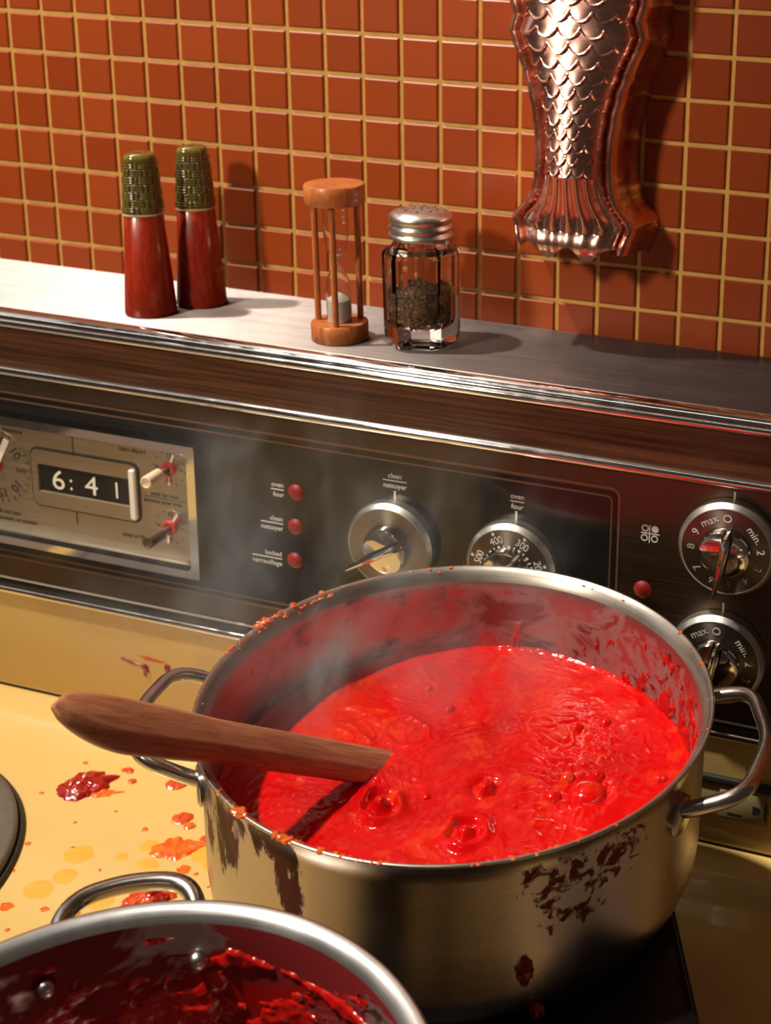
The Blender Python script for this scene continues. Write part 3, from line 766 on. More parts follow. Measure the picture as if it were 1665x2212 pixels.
mk('pot_rim', lathe(rimp, pc, 144), 'pot_rim', pot, auto=80)
mk('pot_lining', lathe(inp, pc, 144), 'pot_inside', pot, auto=60)
def pol(c, r, deg, z): t = math.radians(deg); return (c[0]+r*math.cos(t), c[1]+r*math.sin(t), z)
def loop_handle(parent, c, rw, ro, a1, a2, zw, zo, rod, mat, spread=3.5, rad=0.55, plate=True, rivets=None):
    t1, t2 = a1+spread, a2-spread
    mid = [pol(c, rw-0.02, a1, zw), pol(c, rw+0.16, a1+.4, zw+0.03), pol(c, ro-0.02, t1, zo), pol(c, ro+0.12, (a1+a2)/2, zo+0.02), pol(c, ro-0.02, t2, zo), pol(c, rw+0.16, a2-.4, zw+0.03), pol(c, rw-0.02, a2, zw)]
    pth = rounded(mid[:3]+[mid[3]]+mid[4:], rad, 8)
    h = mk('handle', tube(pth, rod, 16), mat, parent, auto=60)
    for aa in (a1, a2):
        if plate:
            v, f = [], []; n = 22; dz = 0.34
            for k, off in ((1.0, 0.0), (1.0, 0.07), (0.86, 0.10)):
                for i in range(n):
                    t = 2*PI*i/n; da = math.degrees(0.36*k*math.cos(t)/rw)*(1.0 if abs(math.sin(t)) < .5 else 1.0)
                    zz = zw-0.10+dz*k*math.copysign(abs(math.sin(t))**0.75, math.sin(t))*0.9
                    v.append(pol(c, rw+off, aa+da, zz))
            f = [(p*n+i, p*n+(i+1) % n, (p+1)*n+(i+1) % n, (p+1)*n+i) for p in range(2) for i in range(n)]+[tuple(2*n+i for i in range(n))]
            mk('mounting_plate', (v, f), mat, h, auto=40)
    return h
loop_handle(pot, pc, 4.35, 5.36, -11.5, 31, ZR-0.80, ZR-0.46, 0.135, 'pot_rod', 5.0, 0.45)
loop_handle(pot, pc, 4.35, 5.40, 183, 218.5, ZR-0.78, ZR-0.36, 0.125, 'pot_rod', 4.0, 0.5)
# dried sauce along the rim
rc = random.Random(11); gs = []
def crumb(deg, r, z, s_, k): gs.append(blob(pol(pc, r, deg, z), (s_*rc.uniform(.7, 1.5), s_*rc.uniform(.7, 1.5), s_*0.55), k, 0.45, 1.8, 2))
k_ = 0
for lo, hi, cnt, s0 in ((150, 186, 34, .05), (236, 285, 60, .036), (286, 330, 18, .028), (60, 140, 26, .026), (0, 55, 10, .03), (192, 232, 16, .028)):
    for _ in range(cnt):
        k_ += 1; dg = rc.uniform(lo, hi); r_ = rc.uniform(4.36, 4.49)
        zz = ZR+(0.0 if r_ > 4.42 else -0.06)+0.004
        crumb(dg, r_, zz, s0*rc.uniform(.35, 1.25), k_)
for dg in (257, 258.5, 260, 246, 247.5, 169, 170.5, 172): k_ += 1; crumb(dg, 4.47, ZR, 0.085, k_)
tag(mk('dried_sauce', join(*gs), 'crumb', pot), kind='stuff')
INNER_FILM = True
for nm, (dg, z, s_) in (('a', (306.5, -12.42, .20)), ('b', (309.5, -13.22, .15))):
    k_ += 1; p = pol(pc, 4.36, dg, z); mk('sauce_lump', blob(p, (s_*.8, s_*.55, s_), k_, 0.45, 1.4, 3), 'spill_dark', pot)

def film(c, r_in, a0, a1, z0, z1, na, nz, mask, thick):
    """sauce clinging to the inside of a round wall: real thickness where mask > 0"""
    v, f, mv = [], [], []
    for i in range(nz+1):
        z = z0+(z1-z0)*i/nz
        for k in range(na+1):
            dg = a0+(a1-a0)*k/na; m_ = mask(dg, z); mv.append(m_)
            v.append(pol(c, r_in(z)-(0.004+thick*min(1.0, max(m_, 0)/.22)**.6*(0.7+.9*max(0, mnoise.noise(Vector((dg*.35, z*7, 4)))))) if m_ > 0 else r_in(z)+0.03, dg, z))
    for i in range(nz):
        for k in range(na):
            q = (i*(na+1)+k, i*(na+1)+k+1, (i+1)*(na+1)+k+1, (i+1)*(na+1)+k)
            if max(mv[t] for t in q) > 0: f.append(q)
    used = sorted({t for q in f for t in q}); mp = {t: n_ for n_, t in enumerate(used)}
    return [v[t] for t in used], [tuple(mp[t] for t in q) for q in f]
def pmask(dg, z):
    d_ = ZR-z
    n1 = mnoise.fractal(Vector((dg*.14, z*1.9, 3.0)), 0.9, 2.1, 5); n2 = mnoise.fractal(Vector((dg*.5, z*2.2, 9.0)), 0.8, 2.0, 3)
    side = math.exp(-((dg-32)/26)**2); low = max(0, min(1, (d_-0.45)/1.2))
    return 0.45*n1+0.35*n2-0.52+0.42*side+0.22*low
tag(mk('sauce_drip', film(pc, lambda z: 4.222, -20, 190, ZR-.42, ZR-1.76, 520, 70, pmask, .05), 'residue', pot, auto=None), kind='stuff')

# ================================================================== SAUCE
ZL = ZR-1.75
sau = thing('tomato_sauce', 'bubbling bright red tomato sauce filling the large pot', 'sauce', (PC.x, PC.y, ZL-0.4))
feat = [  # x, y, ring radius, ring height, ring width, dome
    (15.82, -10.65, .36, .15, .12, .20), (17.48, -10.81, .36, .12, .13, .12), (15.31, -8.58, .42, .03, .06, .0), (17.33, -9.58, .36, .0, .12, .13), (19.1, -9.18, .5, .03, .10, .0)]
def hgt(x, y):
    p = Vector((x, y, 0.0))
    w = Vector((mnoise.noise(p*0.5+Vector((3, 1, 0))), mnoise.noise(p*0.5+Vector((9, 4, 2))), 0))*0.9
    h_ = 0.050*mnoise.noise((p+w)*0.8)+0.020*mnoise.noise(p*2.1+w)
    zone = max(0.0, min(1.0, mnoise.noise(p*0.45+Vector((2, 8, 1)))*1.6+0.45))
    rdg = 1-abs(mnoise.noise((p+w*1.5)*1.9+Vector((5, 5, 5)))); h_ += 0.020*zone*rdg**10
    rdg2 = 1-abs(mnoise.noise((p+w)*4.2+Vector((1, 7, 3)))); h_ += 0.022*zone*rdg2**6
    h_ += 0.006*mnoise.noise(p*9.0)
    for fx, fy, rr_, rh, rw_, dm in feat:
        d = math.hypot(x-fx, y-fy)
        if d < 1.3:
            t = math.atan2(y-fy, x-fx); r0 = rr_*(1+.10*math.sin(2*t+fx)+.06*math.sin(5*t+fy))
            h_ += rh*math.exp(-((d-r0)/rw_)**2)*(0.8+.3*math.sin(3*t))-(0.08 if dm > .05 else 0.01)*math.exp(-((d-r0*.62)/.09)**2)+dm*math.exp(-(d/(rr_*.46))**2.6)*(1+.25*mnoise.noise(Vector((x*6, y*6, 2))))
            h_ += 0.008*math.sin(d*14+t)*math.exp(-((d-.75)/.28)**2)
    return h_
NR, NA = 240, 520; v = [(PC.x, PC.y, ZL+hgt(PC.x, PC.y))]; f = []
for i in range(1, NR+1):
    r = 4.222*i/NR
    for k in range(NA):
        t = 2*PI*k/NA; x = PC.x+r*math.cos(t); y = PC.y+r*math.sin(t)
        edge = 0.05*math.exp(-((4.222-r)/.05)**2)
        v.append((x, y, ZL+hgt(x, y)+edge))
for k in range(NA): f.append((0, 1+k, 1+(k+1) % NA))
for i in range(NR-1):
    for k in range(NA): f.append((1+i*NA+k, 1+(i+1)*NA+k, 1+(i+1)*NA+(k+1) % NA, 1+i*NA+(k+1) % NA))
q0 = len(v); v += [(PC.x+4.215*math.cos(2*PI*k/NA), PC.y+4.215*math.sin(2*PI*k/NA), ZL-0.4) for k in range(NA)]
b0 = 1+(NR-1)*NA
for k in range(NA): f.append((b0+k, q0+k, q0+(k+1) % NA, b0+(k+1) % NA))
f.append(tuple(q0+k for k in reversed(range(NA))))
mk('sauce_surface', (v, f), 'sauce', sau, auto=None)
def bubble(x, y, r, h=0.75):
    z0 = ZL+hgt(x, y)-0.02; g = lathe([(r*1.25, -0.03), (r*1.05, 0.02*h), (r*.98, r*.30*h), (r*.80, r*.66*h), (r*.52, r*.88*h), (r*.22, r*.98*h), (0, r*h)], (x, y, z0), 28)
    mk('bubble', g[:2], 'sauce', sau, auto=60)
BUB = [(19.10, -9.18, .34, .62), (18.63, -8.93, .15, .9), (19.12, -8.70, .13, .9), (18.55, -9.46, .15, .8), (15.73, -7.62, .11, .9), (15.08, -7.18, .09, .9), (18.27, -7.40, .14, .9), (18.75, -7.08, .12, .9), (20.19, -8.33, .14, .8), (14.9, -9.3, .08, .8), (16.45, -10.15, .09, .7), (18.0, -9.9, .07, .8), (18.45, -7.46, .07, .9)]

# positions of the bubbles are on the sauce plane
for b in BUB: bubble(*b)

# ================================================================== WOODEN SPOON
T = Vector((15.20, -9.68, ZL-0.02)); P_ = Vector((13.77, -12.60, -9.90))
ax = (P_-T).normalized()
sp = thing('wooden_spoon', 'brown wooden spoon handle leaning on the rim of the large pot', 'spoon', tuple(T))
viewd = (Vector((25.1, -28.2, 3.0))-P_).normalized()
vn = (Vector((0.80, 0.05, 0.70))); vn = (vn-ax*vn.dot(ax)).normalized()   # normal of the broad face
vu = ax.cross(vn); vu = vu if vu.z > 0 else -vu                             # across the handle, upward
L = (P_-T).length
stations = []   # s along the axis (units), half height up, half height down, half thickness
LT = 6.62
for i in range(61):
    t = i/60; s_ = -0.9+t*(LT+0.9)
    q = s_/LT
    hu = 0.335+0.02*max(0, q)
    if q > 0.55: hu += 0.07*math.sin(min(1, (q-.55)/.30)*PI/2)
    hdn = hu*1.0
    th_ = 0.15+0.03*max(q, 0)
    if q > 0.80:
        e = (q-.80)/.20; k = math.sqrt(max(0, 1-e*e)); hu = hu*(0.10+0.90*k); hdn = hdn*(0.02+0.98*k**1.25); th_ *= (0.35+.65*k)
    stations.append((s_, hu, hdn, th_))
sect = [(1.0, 0.0), (0.985, 0.42), (0.90, 0.78), (0.72, 0.97), (0.30, 1.0), (-0.30, 1.0), (-0.45, 0.92), (-0.93, 0.36), (-1.0, 0.12), (-1.0, -0.25), (-0.90, -0.70), (-0.65, -0.97), (0.65, -0.97), (0.90, -0.70)]
v, f = [], []; n = len(sect)
for (s_, hu, hdn, th_) in stations:
    lift = 0.13*(max(0, s_/LT-.80)/.20)**1.5
    for a_, b_ in sect:
        p = T+ax*s_+vu*((a_*hu if a_ > 0 else a_*hdn)+lift)+vn*(b_*th_); v.append(tuple(p))
for i in range(len(stations)-1):
    for k in range(n): f.append((i*n+k, i*n+(k+1) % n, (i+1)*n+(k+1) % n, (i+1)*n+k))
f.append(tuple(range(n))); f.append(tuple((len(stations)-1)*n+k for k in reversed(range(n))))
# mesh laid along its own x axis so that the grain follows the handle
rotm = Matrix((ax, vn, vu)).transposed()     # columns: local axes
vl = [tuple((rotm.transposed() @ (Vector(p)-T))) for p in v]
so = raw('handle', vl, f, 'spoon_wood', None, True, autosmooth=38, base=(0, 0, 0)); so.parent = sp; so.location = (0, 0, 0)
so.rotation_euler = rotm.to_euler()

# ================================================================== FRONT POT
FC = (16.405, -18.609, -17.28); ZF = -10.70; RF = 3.926; HF = ZF-FC[2]
fp = thing('sauce_pot', 'steel pot in the foreground with its inside smeared with tomato sauce', 'pot', FC)
mk('pot_wall', lathe([(0, 0), (3.3, 0), (3.6, .1), (3.72, .35), (3.75, .8), (3.76, HF-.35), (3.80, HF-.18), (3.87, HF-.05)], FC, 144), 'front_pot_outside', fp, auto=60)
mk('pot_rim', lathe([(3.87, HF-.05), (3.915, HF-.02), (3.926, HF+.02), (3.91, HF+.05), (3.87, HF+.06), (3.78, HF+.02), (3.70, HF-.05), (3.655, HF-.12)], FC, 144), 'front_pot_rim', fp, auto=80)
mk('pot_lining', lathe([(3.655, HF-.12), (3.645, HF-.22), (3.64, HF-.5), (3.63, HF-1.5), (3.60, .9), (3.5, .45), (3.2, .18), (0, .12)], FC, 144), 'front_pot_inside', fp, auto=60)
fh = loop_handle(fp, FC, 3.76, 4.95, 108, 137.5, ZF-0.85, ZF-0.50, 0.135, 'pot_rod', 4.0, 0.75, plate=True)
for dg in (107, 138.5):
    p = Vector(pol(FC, 3.60, dg, ZF-.68)); mk('rivet', blob(tuple(p), (.15, .15, .14), 1, 0.0, 1, 3), 'pot_rod', fp)
def fmask(dg, z):
    d_ = ZF-z
    p = Vector((dg*.055, z*1.7+dg*.012, 3.0)); n1 = mnoise.fractal(p*1.5, 0.9, 2.1, 5)
    n2 = mnoise.fractal(Vector((dg*.16, z*3.4, 9.0)), 0.8, 2.0, 4)
    band = math.exp(-((d_-0.62-(100-dg)*.0055)/.085)**2)*(1 if 38 < dg < 101 else 0)
    low = max(0, min(1, (d_-0.75)/.9))
    return 0.55*n1+0.25*n2-0.30+0.42*low+0.62*band
tag(mk('sauce_smear', film(FC, lambda z: 3.64, 5, 190, ZF-.35, ZF-3.2, 420, 120, fmask, .055), 'residue', fp, auto=None), kind='stuff')
gs = []
rs = random.Random(5)
for dg, z, s_ in ((50, ZF-.98, .17), (47.5, ZF-1.16, .14), (42, ZF-1.0, .10), (38, ZF-1.05, .12), (36, ZF-1.2, .13), (54, ZF-.62, .07), (44, ZF-.55, .05), (40, ZF-.7, .06)):
    gs.append(blob(pol(FC, 3.58, dg, z), (s_, s_, s_*.8), int(dg), .5, 1.6, 3))
tag(mk('sauce_clump', join(*gs), 'residue', fp), kind='stuff')

# ================================================================== THINGS ON THE SHELF
TL = math.radians(-1.0)     # the stove stands a touch off plumb
def basket(base, r_at, z0, z1, n=132, rows=84, dep=0.042):
    v, f = [], []
    nb = 7; nc = 6
    for i in range(rows+1):
        z = z0+(z1-z0)*i/rows; q = i/rows
        for k in range(n):
            t = 2*PI*k/n
            a_ = t/(2*PI)*nc*2; b_ = q*nb*1.0
            row = int(math.floor(b_)); fb = b_-row
            off = 0.0 if row % 2 == 0 else 1.0
            ca = ((a_+off) % 2.0)       # 0..2 : narrow upright in the middle of each cell pair
            vert = abs(ca-1.0) < 0.26
            fade = min(1, q/.05)*min(1, (1-q)/.08)
            if vert: h_ = 0.9*math.cos((ca-1.0)/.26*PI/2)**0.5*(1 if .04 < fb < .96 else .3)
            else:
                s3 = (fb*3.0) % 1.0
                e_ = min(1.0, (abs(ca-1.0)-0.26)/.16)
                h_ = (0.35+.5*abs(math.sin(PI*s3)))*math.sqrt(max(e_, 0))*(1 if .05 < fb < .97 else .05)
            r = r_at(q)+dep*(h_-.4)*fade
            ct_, st_ = math.cos(t), math.sin(t); pw = 2.7; g_ = (abs(ct_)**pw+abs(st_)**pw)**(-1/pw)
            rot = .35; v.append((base[0]+r*g_*math.cos(t+rot), base[1]+r*g_*math.sin(t+rot), z))
    for i in range(rows):
        for k in range(n): f.append((i*n+k, i*n+(k+1) % n, (i+1)*n+(k+1) % n, (i+1)*n+k))
    return v, f
def shaker(c, label, hsplit, htop, holes):
    b = (c[0], c[1], ZS+0.005)
    t = thing('shaker', label, 'shaker', b, 'red wood and green ceramic shakers')
    rb, rm, rtp = 0.575, 0.425, 0.345
    mk('wooden_body', lathe([(0, 0), (rb-.05, 0), (rb-.01, .03), (rb, .08), (rm+.005, hsplit-.03), (rm-.02, hsplit), (0, hsplit)], b, 72, 2.35, .35), 'shaker_wood', t, auto=40)
    mk('glaze_lip', lathe([(rm-.01, hsplit-.01), (rm+.015, hsplit+.015), (rm+.01, hsplit+.05), (rm-.03, hsplit+.06)], b, 72, 2.7, .35), 'glaze_lip', t)
    zc0, zc1 = b[2]+hsplit+.04, b[2]+htop-.17
    cap = mk('ceramic_cap', join(basket(b, lambda q: rm+.008+(rtp-rm)*q, zc0, zc1)), 'green_glaze', t, auto=None)
    mk('cap_crown', lathe([(rtp+.003, htop-.18), (rtp+.004, htop-.12), (rtp-.03, htop-.05), (rtp-.10, htop-.01), (rtp-.2, htop-.002), (0, htop-.03)], b, 72, 2.7, .35), 'green_glaze', t, auto=None)
    for (hx, hy) in holes: mk('pour_hole', lathe([(0.036, 0.0), (0.03, 0.012), (0, .012)], (b[0]+hx, b[1]+hy, b[2]+htop-.026), 16)[:2], 'hole_black', t)
    t.rotation_euler = (0, TL*1.3, 0)
    return t
shaker((5.66, -2.55), 'red wood shaker with woven green cap, nearer the camera, at left on the shelf', 2.42, 3.88, [(-.10, .02), (.06, .10), (.10, -.08), (-.03, -.12), (0.0, .0)])
shaker((6.30, -1.45), 'red wood shaker with woven green cap, nearer the wall, right of its twin', 2.40, 3.93, [(0, 0)])

hb = (10.68, -2.55, ZS+.005)
hg = thing('egg_timer', 'small wooden sand timer with three posts on the shelf', 'sand timer', hb)
HT = 3.62
mk('base_disc', lathe([(0, 0), (.62, 0), (.645, .03), (.645, .39), (.62, .42), (0, .42)], hb, 64), 'timer_wood', hg, auto=40)
mk('top_disc', lathe([(0, HT-.44), (.65, HT-.44), (.675, HT-.41), (.675, HT-.03), (.65, HT), (0, HT)], hb, 64), 'timer_wood', hg, auto=40)
for dg in (188, 290, 48):
    x, y, _ = pol(hb, .50, dg, 0); mk('post', tube([(x, y, hb[2]+.38), (x, y, hb[2]+HT-.40)], .072, 16), 'timer_wood', hg)
bulb = [(.27, .42), (.285, .50), (.285, 1.15), (.26, 1.36), (.17, 1.60), (.075, 1.74), (.042, 1.80), (.075, 1.86), (.17, 2.00), (.26, 2.24), (.285, 2.45), (.285, HT-.50), (.27, HT-.44)]
inb = [(r-.022, z) for r, z in bulb]
gl = mk('glass_bulbs', lathe(bulb+inb[::-1]+[bulb[0]], hb, 48), 'thin_glass', hg, auto=60)
mk('sand', lathe([(0, .43), (.255, .43), (.258, .92), (.16, 1.02), (0, 1.10)], hb, 40), 'sand', hg)
mk('sand', lathe([(0, 1.9), (.05, 1.9), (.10, 1.97), (0, 2.0)], hb, 32), 'sand', hg)
hg.rotation_euler = (0, TL*1.2, 0)

jb = (12.54, -2.12, ZS+.005)
jar = thing('pepper_shaker', 'faceted clear glass shaker of ground pepper with a metal lid', 'shaker', jb)
def hexring(r, z, rot=0.0, n=6, bev=0.16):
    o = []
    for k in range(n):
        t = 2*PI*k/n+rot
        c1_ = Vector((math.cos(t), math.sin(t)))*r
        for s_ in (-1, 1):
            t2 = t+s_*2*PI/n; c2_ = Vector((math.cos(t2), math.sin(t2)))*r
            p = c1_+(c2_-c1_)*bev*(1 if True else 0)
            o.append((s_, p))
    pts = []
    for k in range(n):
        pts.append(o[2*k][1]); pts.append(o[2*k+1][1])
    return [(jb[0]+p.x, jb[1]+p.y, jb[2]+z) for p in pts]
def stack(rings, close0=True, close1=True):
    n = len(rings[0]); v = [p for r in rings for p in r]; f = [(i*n+k, i*n+(k+1) % n, (i+1)*n+(k+1) % n, (i+1)*n+k) for i in range(len(rings)-1) for k in range(n)]
    if close0: f.append(tuple(range(n)))
    if close1: f.append(tuple((len(rings)-1)*n+k for k in range(n)))
    return v, f
JR = math.radians(-90-14)
hv = 1
outer = [hexring(.74, 0.0, JR), hexring(.84, .05, JR), hexring(.90, .18, JR), hexring(.92, .34, JR), hexring(.94, 2.12, JR), hexring(.90, 2.22, JR, 6, .2), hexring(.74, 2.30, JR, 6, .3)]
def roundring(r, z, n=12):
    # same vertex order as hexring
    base_ = hexring(1.0, 0, JR, 6, .2113); return [(jb[0]+(p[0]-jb[0])/math.hypot(p[0]-jb[0], p[1]-jb[1])*r, jb[1]+(p[1]-jb[1])/math.hypot(p[0]-jb[0], p[1]-jb[1])*r, jb[2]+z) for p in base_]
outer += [roundring(.64, 2.36), roundring(.60, 2.44), roundring(.60, 2.60), roundring(.58, 2.95)]
inner = [roundring(.52, 2.95), roundring(.52, 2.46), roundring(.60, 2.30), roundring(.62, 2.15), roundring(.60, .62), roundring(.54, .50), roundring(.40, .44)]
gv, gf = stack(outer+inner, True, True)
# facets need crisp shading, so the glass keeps sharp edges
mk('glass_body', (gv, gf), 'clear_glass', jar, auto=20)
lz = 2.50
lid = mk('metal_lid', lathe([(.60, lz), (.71, lz+.01), (.725, lz+.05), (.70, lz+.10), (.655, lz+.13), (.655, lz+.17), (.71, lz+.21), (.715, lz+.26), (.665, lz+.31), (.66, lz+.36), (.70, lz+.41), (.705, lz+.47), (.68, lz+.53), (.60, lz+.59), (.45, lz+.635), (.2, lz+.66), (0, lz+.665)], jb, 72), 'lid_metal', jar, auto=60)
for i, (r_, dg, s_) in enumerate([(0.02, 0, 1.2), (.17, 20, 1), (.17, 92, 1), (.17, 164, 1), (.17, 236, 1), (.17, 308, 1), (.38, 10, 1), (.38, 55, 1), (.38, 100, 1), (.38, 150, 1), (.38, 195, 1), (.38, 240, 1), (.38, 285, 1), (.38, 330, 1)]):
    x, y, _ = pol(jb, r_, dg, 0); mk('sprinkle_hole', lathe([(.030*s_, 0), (.026*s_, .008), (0, .008)], (x, y, jb[2]+lz+(.665-.005*r_/.2 if r_ < .2 else .66-.025*(r_-.2)/.25)+.001), 14)[:2], 'hole_black', lid)
v, f = [], []; n = 44; prof = [(0, .452), (.38, .455), (.53, .51), (.588, .63), (.592, 1.28), (.56, 1.34), (.4, 1.36), (.2, 1.40), (0, 1.37)]
pg = lathe(prof, jb, n)
pg = ([(p[0], p[1], p[2]+(0.10*mnoise.noise(Vector((p[0]*5, p[1]*5, 1))) if p[2] > jb[2]+1.25 else 0)) for p in pg[0]], pg[1])
pp_ = mk('ground_pepper', pg, 'pepper', None, auto=60, base=jb); pp_.rotation_euler = (0, TL*.8, 0)
tag(pp_, 'coarse ground black pepper half filling the glass shaker', 'pepper', kind='stuff')
jar.rotation_euler = (0, TL*.8, 0)

# ================================================================== COPPER FISH MOULD ON THE WALL
CX = 15.80; YM = -1.15
wz = [(8.2, .25), (8.0, .55), (7.5, .95), (6.8, 1.30), (6.0, 1.55), (5.0, 1.75), (4.0, 1.85), (3.0, 1.82), (2.2, 1.72), (1.6, 1.62), (1.15, 1.60), (.86, 1.50), (.50, 1.61), (.25, 1.52), (0.0, 1.40), (-.3, 1.28), (-.8, 1.13), (-1.26, 1.03), (-1.8, .965), (-2.25, .945), (-2.7, .965), (-3.04, 1.04), (-3.3, 1.18), (-3.55, 1.40), (-3.68, 1.47), (-3.80, 1.42), (-4.0, 1.22)]
def wid(z):
    for (z1, w1), (z2, w2) in zip(wz[:-1], wz[1:]):
        if z1 >= z >= z2:
            t = (z1-z)/(z1-z2); t = t*t*(3-2*t) if abs(z1-z2) > .4 else t; return w1+(w2-w1)*t
    return wz[-1][1] if z < wz[-1][0] else wz[0][1]
def scale_h(x, z):
    rowh = 0.275*(1.0+0.0)+0.0; 
    zz = -2.52-z            # negative above the last row
    if zz > 0.25: return 0.0
    b_ = -zz/ (0.265+0.012*max(0, -zz))     # rows counted upward
    w_ = (wid(z)-.28)
    ncol = 5.0
    a_ = x/w_*ncol/2
    b = -b_                                  # grows downward, 0 at the last row's head
    out = 0.0
    for k in (math.floor(b)-1, math.floor(b), math.floor(b)+1):
        if k > 0: continue
        sft = 0.5*(k % 2); u_ = a_+sft; fr = u_-math.floor(u_)-0.5
        e = k+0.25+0.95*math.sqrt(max(0, 1-(2*fr*.96)**2))*.9
        if b <= e:
            d = e-b; out = 0.115*max(0, 1-d*.62)*(0.55+.45*math.cos(fr*PI))+ (0.03 if d < .14 else 0)*(1-d/.14)
            break
    return out
NZ, NX = 560, 132
v, f = [], []
bott = lambda s_: -4.16-0.30*(0.5-0.5*math.cos(s_*PI*2.75))*(1 if abs(s_) < .9 else .6)
z_top = 8.1
for i in range(NZ+1):
    q = i/NZ
    for k in range(NX+1):
        s_ = -1+2*k/NX
        zb_ = bott(s_)
        # finer rows where the camera looks
        z = z_top+(1.6-z_top)*(q/.25) if q < .25 else 1.6+(zb_-1.6)*((q-.25)/.75)
        w_ = wid(max(z, -4.0))
        if z < -3.68: w_ = wid(-3.68)-(-(z+3.68))*.30
        x = s_*w_
        ed = (1-abs(s_))*w_                     # distance from the side
        border = 0.30
        if ed < border:
            t = ed/border
            y = YM-0.10-0.16*math.sin(min(1, t*1.25)*PI)*(1 if t < .8 else 1)+0.10*max(0, t-.8)/.2
            if t < .12: y = YM-0.05-(t/.12)*0.09
        else:
            inn = max(w_-border, .05); u_ = min(1, abs(x)/inn)
            dome = 0.62*math.sqrt(max(0, 1-u_**2.4))
            if z > -2.58:
                dome *= 1.0; y = YM-0.02-dome-scale_h(x, z)
            else:
                tt = min(1, (-2.58-z)/1.5)
                fan = math.cos(u_*math.copysign(1, x)*PI*6.0)*(1 if z > -3.45 else max(0.12, 1-(-3.45-z)/.55))
                y = YM-0.02-dome*(1-.55*tt)-(0.055+.05*tt)*fan-0.30*max(0, tt-.62)
        # lower hem curls forward
        if z < -3.85: y -= 0.10*math.sin(min(1, (-3.85-z)/.45)*PI*.75)
        if q < .02: y = YM
        v.append((CX+x, y, z))
for i in range(NZ):
    for k in range(NX): a_ = i*(NX+1)+k; f.append((a_, a_+1, a_+NX+2, a_+NX+1))
# skirt back to the wall, flaring a little
def idx(i, k): return i*(NX+1)+k
edge = [idx(0, k) for k in range(NX+1)]+[idx(i, NX) for i in range(1, NZ+1)]+[idx(NZ, k) for k in range(NX-1, -1, -1)]+[idx(i, 0) for i in range(NZ-1, 0, -1)]
prev = edge
for st_, (yy, gr) in enumerate(((YM+.02, 0.01), (YM*.55, .06), (-.16, .14), (-.09, .22), (-.075, .22))):
    cur = []
    for e in edge:
        p = v[e]; dx = p[0]-CX; dz = p[2]; nx_ = math.copysign(1, dx) if abs(dx) > .9*wid(max(min(dz, 8), -3.68)) else dx/1.6
        cur.append(len(v)); v.append((p[0]+gr*nx_, yy, p[2]-(gr*.8 if dz < -3.8 else 0)))
    m_ = len(edge)
    for i in range(m_): j = (i+1) % m_; f.append((prev[i], prev[j], cur[j], cur[i]))
    prev = cur
mo = raw('fish_mould', v, f, 'copper', None, True, autosmooth=70, base=(CX, -.06, 2.0))
tag(mo, 'copper fish shaped mould hanging on the tiled wall', 'mould')

# ================================================================== SPILLS
ZC = -17.30
def spill(name, label, x, y, rx, ry, h, mat, seed, group=None, **kw):
    g = puddle(x, y, ZC, rx, ry, h, seed, **kw)
    o = mk(name, g, mat, None, base=(x, y, ZC)); tag(o, label, 'spill', group); return o
spill('sauce_spill', 'thick dark red sauce blob on the yellow cooktop near the hotplate', 5.72, -6.10, .58, .50, .16, 'spill_red', 1, tail=(0.35, .55, .25), rough=.35, rot=.5)
spill('sauce_spill', 'orange tail of sauce at the right end of the dark red blob', 6.28, -6.18, .30, .16, .05, 'spill_orange', 2, rot=.45, tail=(0, .9, .22))
spill('sauce_spill', 'round salmon red sauce drop beside the pot handle on the cooktop', 7.70, -5.32, .25, .24, .06, 'spill_redorange', 3, rough=.15)
spill('sauce_spill', 'small red sauce drop on the cooktop step above the others', 6.32, -5.28, .15, .12, .04, 'spill_redorange', 4, rough=.35)
spill('sauce_spill', 'small red sauce drop just below the step of the cooktop', 6.68, -5.58, .11, .10, .03, 'spill_redorange', 5, rough=.3)
spill('sauce_spill', 'red and orange sauce drop, upper half of the double drop near the pot', 8.55, -6.32, .24, .22, .06, 'spill_redorange', 6, rough=.3)
spill('sauce_spill', 'orange sauce drop, lower half of the double drop near the pot', 8.86, -6.50, .14, .13, .05, 'spill_orange', 7, rough=.3)
spill('sauce_spill', 'small orange red sauce drop close to the large pot', 9.46, -6.75, .14, .13, .04, 'spill_redorange', 8, rough=.3)
spill('sauce_spill', 'broad orange sauce splash in the middle of the cooktop', 9.00, -7.22, .50, .38, .05, 'spill_orange', 9, rough=.6, rot=.4, tail=(0.2, .3, .3))
spill('sauce_spill', 'red and orange sauce spill behind the front pot handle', 9.40, -8.60, .55, .42, .12, 'spill_redorange', 10, rough=.55, rot=.5)
spill('sauce_spill', 'dark red heart of the sauce spill behind the front pot handle', 9.55, -8.66, .30, .22, .17, 'spill_red', 11, rough=.5, rot=.5)
spill('sauce_spill', 'red sauce drop against the wall of the large pot', 8.50, -5.30, .20, .16, .05, 'spill_redorange', 12, rough=.5)
for i, (x, y, rx, ry, lab) in enumerate([(7.17, -8.04, .32, .28, 'faint round orange stain left of the orange splash'), (9.72, -7.18, .30, .27, 'faint round orange stain right of the orange splash'), (7.34, -8.69, .26, .23, 'faint round orange stain nearest the hotplate'),
                                        (7.09, -9.18, .32, .27, 'large faint orange stain above the front pot handle'), (8.08, -7.81, .15, .13, 'small faint orange stain beside the orange splash'), (8.75, -7.81, .24, .17, 'faint orange stain below the orange splash'),
                                        (8.49, -9.04, .30, .24, 'faint orange stain inside the loop of the front pot handle'), (8.42, -7.32, .20, .18, 'pale orange stain touching the orange splash'), (10.05, -7.35, .24, .22, 'orange stain at the foot of the large pot')]):
    spill('sauce_stain', lab+' on the cooktop', x, y, rx, ry, .006, 'spill_stain', 20+i, rough=.14, nr=3)
